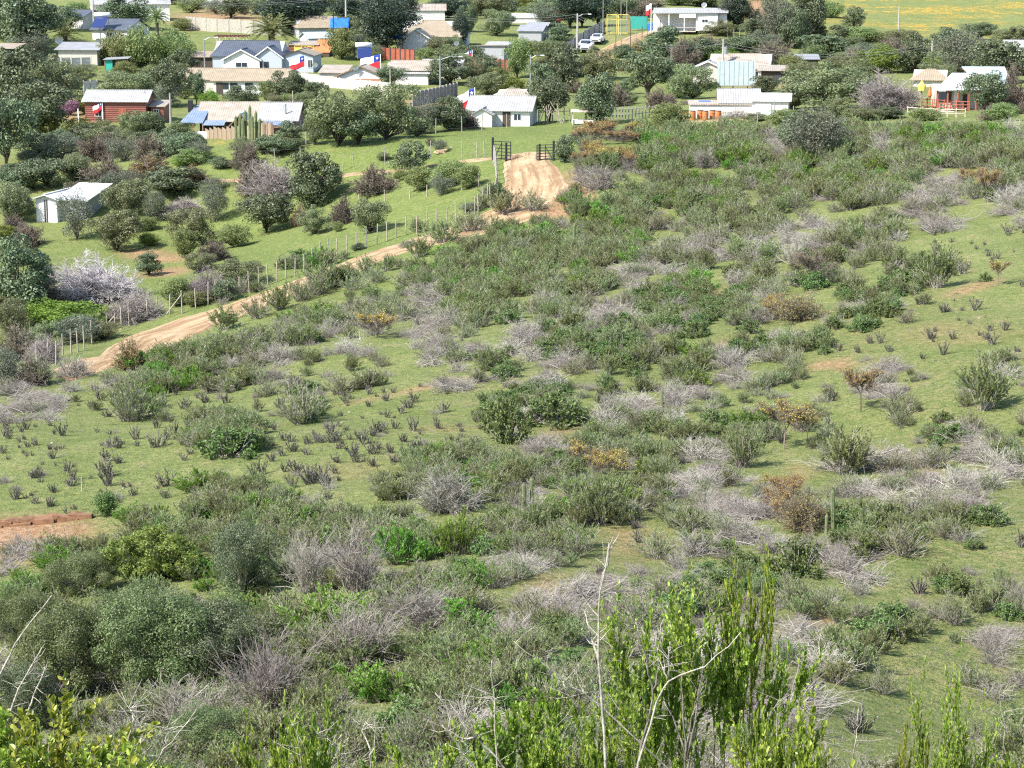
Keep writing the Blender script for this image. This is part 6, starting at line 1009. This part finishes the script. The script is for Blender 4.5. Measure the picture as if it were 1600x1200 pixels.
for r_, row in enumerate(ROWS):
    for c_, ch in enumerate(row[:32]):
        x0, y0 = c_ * 50, 200 + r_ * 50; g0 = G(x0 + 25, y0 + 25); s = pxm(g0); area = (50 / s) * abs(G(x0 + 25, y0 + 50).y - G(x0 + 25, y0).y); big = .80 + .0075 * max(0, g0.y - 75)
        area = min(area, 60)
        for k, den in MIX[ch]:
            lam = den * area / (big ** 2) * (.8 if k == 'tuft' else (1. if ch in 'gG' or g0.y > 125 else .85)); n_ = int(lam) + (rs.random() < lam - int(lam))
            for _ in range(min(n_, 34)):
                jit = 5 if ch in 'gGmdt' else 0; x = x0 + rs.uniform(-jit, 50 + jit); y = y0 + rs.uniform(-jit, 50 + jit)
                if y > 1290 or x < -25 or x > 1625: continue
                if k != 'tuft' and any((abs(x - a) < w_ * .6 and -5 < y - b_ < 52) if es else (abs(x - a) < w_ * .5 and -10 < y - b_ < 14) for a, b_, w_, es in TAKEN): continue
                p = G(x, y); lo, hi = SIZE[k]; hgt = (lo + (hi - lo) * rs.random() ** 1.5 * (1.25 if rs.random() < .12 else 1)) * (big if k not in ('stub', 'tuft', 'deadS') else .9)
                if k != 'tuft' and float(vnoise(np.array([(x * .95 - y * .30) / 150.]), np.array([(x * .30 + y * .95) / 30.]), 1., 21 + len(k) % 3)[0]) * (1.5 if ch in 'gG' else 2.4) + float(vnoise(np.array([p.x]), np.array([p.y]), 2.5, 31)[0]) * .8 + (1.05 if ch in 'gG' else .95) < rs.random(): continue
                y += .42 * hgt * s * (k != 'tuft'); p = G(x, y)
                if p.y < 27 or on_road(p, .25): continue
                SC_.append((BASEK.get(k, k), x, y, p, hgt, hgt * s))
by = {}
for q in SC_: by.setdefault(q[0], []).append(q)
SNAME = dict(broom='feathery green shrub', bright='fresh green shrub', mixed='half dry shrub', round='round leaved shrub', dead='dry grey shrub', pale='bleached dry shrub', pile='grey brush heap', stub='stubby grey bush', yellow='orange thorn shrub')
GRP = dict(broom='feathery green shrubs covering the slope', bright='fresh green shrubs on the slope', mixed='half dry shrubs on the slope', round='round leaved shrubs on the slope', dead='dry grey shrubs on the slope', pale='bleached dry shrubs on the slope', pile='heaps of fallen brush', stub='stubby bushes dotted over the open grass', yellow='orange tipped thorn shrubs')
LIM = dict(broom=230, bright=110, mixed=250, round=210, dead=230, pale=120, pile=150, stub=290, yellow=60)
def stuff(name, kind, items, label):
    """what is past counting: one object, plants set on the points of a mesh"""
    me = bpy.data.meshes.new(name); me.vertices.add(len(items)); me.vertices.foreach_set('co', np.array([[q[3].x, q[3].y, q[3].z - .03] for q in items], np.float32).ravel()); ph, pw = PROTO[kind][0][3:5]
    a = me.attributes.new('rot', 'FLOAT_VECTOR', 'POINT'); a.data.foreach_set('vector', np.array([[0, 0, rs.random() * 6.28] for q in items], np.float32).ravel()); a = me.attributes.new('scl', 'FLOAT_VECTOR', 'POINT'); a.data.foreach_set('vector', np.array([[q[4] / ph * rs.uniform(.9, 1.3)] * 2 + [q[4] / ph] for q in items], np.float32).ravel())
    o = link(name, me); o['kind'] = 'stuff'; o['label'] = label; ng = bpy.data.node_groups.new(name, 'GeometryNodeTree'); ng.interface.new_socket('Geometry', in_out='INPUT', socket_type='NodeSocketGeometry'); ng.interface.new_socket('Geometry', in_out='OUTPUT', socket_type='NodeSocketGeometry')
    N = ng.nodes; i_ = N.new('NodeGroupInput'); o_ = N.new('NodeGroupOutput'); ip = N.new('GeometryNodeInstanceOnPoints'); j = N.new('GeometryNodeJoinGeometry')
    for pr in PROTO[kind]:
        src = bpy.data.objects.new(name + '_source', pr[2]); oi = N.new('GeometryNodeObjectInfo'); oi.inputs['Object'].default_value = src; oi.inputs['As Instance'].default_value = True; ng.links.new(oi.outputs['Geometry'], j.inputs[0])
    ra = N.new('GeometryNodeInputNamedAttribute'); ra.data_type = 'FLOAT_VECTOR'; ra.inputs[0].default_value = 'rot'; sa = N.new('GeometryNodeInputNamedAttribute'); sa.data_type = 'FLOAT_VECTOR'; sa.inputs[0].default_value = 'scl'
    ng.links.new(i_.outputs[0], ip.inputs['Points']); ng.links.new(j.outputs[0], ip.inputs['Instance']); ip.inputs['Pick Instance'].default_value = True; ng.links.new(ra.outputs[0], ip.inputs['Rotation']); ng.links.new(sa.outputs[0], ip.inputs['Scale']); ng.links.new(ip.outputs[0], o_.inputs[0]); md = o.modifiers.new('scatter', 'NODES'); md.node_group = ng; return o
tv, tq = g_stub(65, .3, 5, 60)
PROTO['tuft'] = []
for sd_ in (1, 2, 3):
    rg = np.random.RandomState(sd_); lf = leaves(rg, disk(rg, 40, .12) + [0, 0, .02], cone(rg, 40, 70), .10 + .14 * rg.rand(40), .014 * np.ones(40)); PROTO['tuft'].append((None, None, quadmesh('tuft', lf[0], lf[1], ['leaf_scrub' if sd_ == 1 else 'leaf_mid' if sd_ == 2 else 'twig_grey']), .22, .3))
for k, items in by.items():
    if k == 'tuft': continue
    items.sort(key=lambda q: -q[5]); first = items[:LIM[k]]; rest = items[LIM[k]:]
    for kk, x, y, p, hgt, hp in first:
        ph, pw = PROTO[k][0][3:5]; o = plant(k, (p.x, p.y, p.z - .03), hgt, hgt * pw / ph * rs.uniform(.9, 1.35) * (.8 if k == 'stub' else 1)); o['category'] = 'shrub' if k != 'pile' else 'brush heap'; o['group'] = GRP[k]; AUTO.append((o, SNAME[k], x, y - hp * .5))
        o.rotation_euler = (rs.uniform(-.08, .08), rs.uniform(-.08, .08), rs.random() * 6.28)
    if rest: stuff({'broom': 'green_thicket', 'bright': 'fresh_thicket', 'mixed': 'mixed_thicket', 'round': 'leafy_thicket', 'dead': 'dry_thicket', 'pale': 'pale_dry_thicket', 'pile': 'fallen_brush', 'stub': 'grey_stubble', 'yellow': 'thorn_thicket'}[k], k, rest, 'mass of small ' + SNAME[k] + 's filling the scrub')
    print(k, len(first), len(rest))
# small grass tufts everywhere on the near slope, weeds in the fields
tf = list(by['tuft'])
for _ in range(13000):
    x = rs.uniform(0, 1600); y = rs.uniform(200, 1200); p = G(x, y)
    if not on_road(p, .1): tf.append(('tuft', x, y, p, rs.uniform(.04, .13), 1))
stuff('grass_tufts', 'tuft', tf, 'low tufts of grass and weeds over the slope')
# pale stones lying on the open grass
for i in range(46):
    x, y = rs.choice([(rs.uniform(480, 820), rs.uniform(560, 760)), (rs.uniform(1380, 1590), rs.uniform(480, 740)), (rs.uniform(20, 330), rs.uniform(640, 790)), (rs.uniform(620, 760), rs.uniform(225, 250)), (rs.uniform(1380, 1580), rs.uniform(620, 800))]); p = G(x, y); m = MB(); a = rs.uniform(.05, .11) * (1.4 if y < 300 else .6)
    pts = [(a * rs.uniform(.7, 1.2) * math.cos(t * 1.047), a * rs.uniform(.5, .9) * math.sin(t * 1.047), z) for z in (-.02, .03 + a * .3) for t in range(6)]; m.v = pts; m.f = [(5, 4, 3, 2, 1, 0), (6, 7, 8, 9, 10, 11)] + [(t, (t + 1) % 6, 6 + (t + 1) % 6, 6 + t) for t in range(6)]; m.m = [0] * 8
    o = m.build('stone', 'stone'); o.location = p; tag(o, 'x', 'stone', 'pale stones scattered on the grass'); AUTO.append((o, 'small pale stone', x, y))
# eroded edge of the soil pit
p = G(60, 812)
m = MB(); rg = random.Random(6)
for k in range(24):
    q = G(-10 + k * 6.2, 822 - k * .55 + rg.uniform(-2, 2)) - p; a = rg.uniform(.18, .34); m.quadbox([(q.x + sx * a, q.y + sy * a * .7, q.z + (rg.uniform(.04, .2) if sz else -.2)) for sz in (0, 1) for sx, sy in ((-1, -1), (1, -1), (1, 1), (-1, 1))])
flat('soil_red', (.21, .115, .065), .95, .25, 4, .5); o = m.build('soil_bank', 'soil_red'); o.location = p; o['kind'] = 'structure'; o['label'] = 'red brown broken edge of the soil pit'
# ------------------------------------------------------------ near bushes and bare branches on the camera's own slope
def near(kind, px, topy, Y, wpx, label, var=None):
    q = P(px, topy, Y); z = float(H(q[0], q[1])); pr_ = PROTO[kind]; PROTO[kind] = pr_ if var is None else [pr_[var]]; o = tree_thing(kind, (q[0], q[1], z - .1), q[2] - z, wpx / (F / Y)); PROTO[kind] = pr_; tag(o, label, 'bush'); o.name = 'leafy_bush'
    for c in o.children: c.name = 'stems' if c.name.startswith(('trunk', 'stems')) else 'foliage'
    o.scale.y = o.scale.x; return o
for a in ((60, 1085, 17, 330, 'big fresh green leafy bush filling the bottom left corner'), (150, 1125, 16.5, 270, 'fresh green bush right of the corner bush'), (100, 1100, 17.6, 300, 'fresh green bush behind the big corner bush'), (5, 1100, 16.5, 260, 'fresh green bush cut by the left edge at the bottom'), (490, 1068, 18, 100, 'upright fresh green shoot bush at the bottom left of centre'), (430, 1100, 17.5, 120, 'fresh green shoot bush beside the upright one'), (665, 1128, 18.5, 140, 'yellow green leafy bush at the bottom centre'), (800, 1050, 21, 150, 'loose yellow green bush left of the tall pale trunk'), (880, 1105, 20, 130, 'yellow green bush behind the tall pale trunk'), (975, 1040, 22, 100, 'small leafy bush right of the tall pale trunk'),
    (1260, 1085, 17, 170, 'fresh green bush at the bottom right of centre'), (1215, 1045, 19, 70, 'slender leafy shoot above the bottom right bush'), (1432, 1112, 17, 60, 'single thin leafy shoot on the lower right grass'), (1560, 1130, 16.5, 120, 'leafy bush in the bottom right corner')): near('fore', *a)
near('fore_tall', 1078, 885, 22, 200, 'tall green leafy bush with long shoots standing over the slope', 1); near('fore', 1138, 935, 22.4, 130, 'leafy branch bush right behind the tall leafy one'); near('fore', 1050, 935, 22.2, 110, 'leafy bush left behind the tall leafy one'); near('fore', 1176, 838, 22.8, 70, 'highest thin leafy shoot reaching over the brush'); near('fore_tall', 1500, 1005, 17, 110, 'dense yellow green leafy column at the lower right'); near('fore_tall', 1480, 1075, 16.6, 120, 'lower half of yellow green growth at the leafy column')
def branch(label, lines, Y, r, mat='bark_pale'):
    mat = {'twig_grey': 'bark_grey'}.get(mat, mat)
    """bare stems drawn as polylines at one distance, the first continued down to the ground"""
    q0 = P(*lines[0][0], Y); z0 = float(H(q0[0], q0[1])); o = empty('bare_branch', (q0[0], q0[1], z0), 0, label, 'branch'); B0 = Vector((q0[0], q0[1], z0)); rg = random.Random(int(lines[0][0][0])); allp = []
    for i, ln in enumerate(lines):
        pts = [Vector(P(x, y, Y + .06 * j * (1 if i % 2 else -1))) - B0 for j, (x, y) in enumerate(ln)]
        if i == 0:                                   # carry the stem on down to the ground the way it leans
            d = (pts[0] - pts[1]).normalized(); d = (d + Vector((0, 0, -.15))).normalized(); k = 0; q = pts[0].copy(); low = []
            while q.z + B0.z > float(H(q.x + B0.x, q.y + B0.y)) - .2 and k < 60: q = q + d * .25; d = (d + Vector((0, 0, -.06))).normalized(); k += 1; (low.append(q.copy()) if k % 4 == 0 else None)
            pts = [q] + low[::-1] + pts
        fine = [pts[0]]
        for a, b_ in zip(pts, pts[1:]):
            for t in (.33, .66, 1.): fine.append(a.lerp(b_, t) + Vector((rg.gauss(0, .008), rg.gauss(0, .012), rg.gauss(0, .008))))
        rr = r * (1 if i == 0 else .55); m = MB(); m.tube(fine, [rr * (1 - .75 * k / (len(fine) - 1)) for k in range(len(fine))], 7); m.build('stem' if i == 0 else 'side_branch', mat, o, True); allp.append(fine)
    n_ = 16; ps = []; ds = []; m = MB()
    for k in range(n_):
        ln = rg.choice(allp); i = rg.randrange(len(ln) // 3, len(ln) - 1); a = ln[i].lerp(ln[i + 1], rg.random()); d = Vector((rg.gauss(0, 1), rg.gauss(0, .6), rg.gauss(.5, .6))).normalized(); l = rg.uniform(.08, .3); m.tube([a, a + d * l * .5 + Vector((0, 0, .01)), a + d * l + Vector((rg.gauss(0, .03), 0, rg.gauss(.02, .02)))], [r * .22, r * .16, r * .08], 4)
    m.build('twigs', mat, o).name = 'twig_spray'; return o
branch('tall pale bare trunk rising over the slope, topmost of the near branches', [[(945, 1195), (935, 1060), (937, 960), (950, 850)], [(936, 1040), (922, 980), (913, 955)], [(936, 930), (948, 880), (958, 838)], [(937, 1010), (915, 1000)]], 18, .022)
branch('dark thin stem leaning left of the forked grey bush', [[(995, 1198), (1020, 1090), (1012, 1030), (995, 975)], [(1020, 1080), (1030, 1040), (1028, 1010)]], 18, .018, 'twig_grey')
branch('forked grey bush stem with one long arm curving up to the right', [[(1000, 1196), (1025, 1100), (1045, 1062), (1100, 1042), (1158, 990)], [(1045, 1062), (1030, 1030)], [(1045, 1060), (1046, 1010)]], 17.8, .016)
branch('bundle of upright grey stems under the tall leafy bush', [[(1072, 1190), (1066, 1110), (1066, 1048)], [(1072, 1180), (1050, 1120), (1035, 1095)], [(1075, 1180), (1090, 1100), (1098, 1040)], [(1074, 1185), (1082, 1120), (1100, 1065)]], 19, .02, 'twig_grey')
branch('long thin branch sloping down from the left to the tall pale trunk', [[(935, 1100), (895, 1075), (855, 1040), (800, 1000)], [(880, 1065), (898, 1108)]], 18.3, .013)
branch('white branch leaning up left at the bottom centre', [[(775, 1186), (742, 1152), (710, 1115), (680, 1082)], [(742, 1152), (712, 1150)]], 17.6, .015); branch('short white branch below the leaning white one', [[(738, 1196), (715, 1165), (690, 1135)]], 17.6, .013); branch('upright thin pale stem at the bottom centre', [[(776, 1196), (772, 1100), (765, 1030)], [(775, 1120), (768, 1075)]], 17.9, .013)
branch('pale twiggy stem left of the bottom centre leaves', [[(580, 1196), (585, 1150), (588, 1120)], [(582, 1180), (565, 1140), (572, 1125)]], 17.5, .015); branch('white forked twig at the lower left', [[(192, 1196), (203, 1150), (207, 1130), (187, 1105)], [(207, 1130), (208, 1115), (201, 1104)]], 17.5, .014); branch('grey branch leaning right at the lower left', [[(240, 1194), (265, 1160), (305, 1112)], [(262, 1165), (258, 1135)]], 17.5, .015)
branch('longest pale pole leaning over the left edge scrub', [[(5, 1040), (35, 990), (80, 930)]], 34, .035); branch('second pale pole leaning below the longest one', [[(30, 1075), (48, 1040), (66, 1012)]], 33, .028); branch('third pale pole leaning near the left edge', [[(45, 1108), (58, 1075), (71, 1043)]], 32, .028); branch('short pale twig at the left edge', [[(-2, 1024), (4, 1016), (11, 1008)]], 34, .025)
for i, (ln, Y, lb) in enumerate((([[(472, 1200), (466, 1150), (455, 1130)]], 17.3, 'thin pale twig inside the left fresh green bush'), ([[(520, 1160), (505, 1148), (480, 1130)]], 17.4, 'thin twig lying left of the bottom centre stem'), ([[(1330, 1196), (1338, 1150), (1345, 1120)]], 17., 'thin pale twig at the low right bush'), ([[(1575, 1196), (1566, 1150), (1570, 1110)]], 17., 'thin pale twig in the bottom right corner'), ([[(1215, 1190), (1214, 1120), (1216, 1080)]], 17.6, 'thin upright twig left of the bottom right bush'))): branch(lb, ln, Y, .010)
# ------------------------------------------------------------ labels that say which one: order of nearness to a thing one can find
ORD = ['nearest', 'second', 'third', 'fourth', 'fifth', 'sixth', 'seventh', 'eighth', 'ninth', 'tenth', 'eleventh', 'twelfth'] + ['%dth' % k for k in range(13, 21)] + ['21st', '22nd', '23rd'] + ['%dth' % k for k in range(24, 31)]
bk = {}
for o, ph, x, y in AUTO:
    best = min(LAND, key=lambda l: math.hypot(x - l[1], (y - l[2]) * 1.3)); dx, dy = x - best[1], (y - best[2]) * 1.3; a = math.hypot(dx, dy)
    if abs(dx) > abs(dy) * 2: d = 'to the right of' if dx > 0 else 'to the left of'
    elif abs(dy) > abs(dx) * 2: d = 'below' if dy > 0 else 'above'
    else: d = ('below ' if dy > 0 else 'above ') + ('right of' if dx > 0 else 'left of')
    bk.setdefault((ph, d, best[0]), []).append((a, o.name, o))
for (ph, d, l), it in bk.items():
    it.sort()
    for i, (_, _, o) in enumerate(it):
        if len(it) == 1: o['label'] = f'{ph} {d} {l}'
        elif i == 0: o['label'] = f'{ph} nearest {d} {l}'
        else: o['label'] = f'{ORD[min(i, len(ORD) - 1)]} nearest {ph} {d} {l}'
for o, ph, x, y in AUTO:
    if len(o['label'].split()) > 16: print('LONG', o['label'])
print('AUTO', len(AUTO), 'max run', max(len(v) for v in bk.values()))
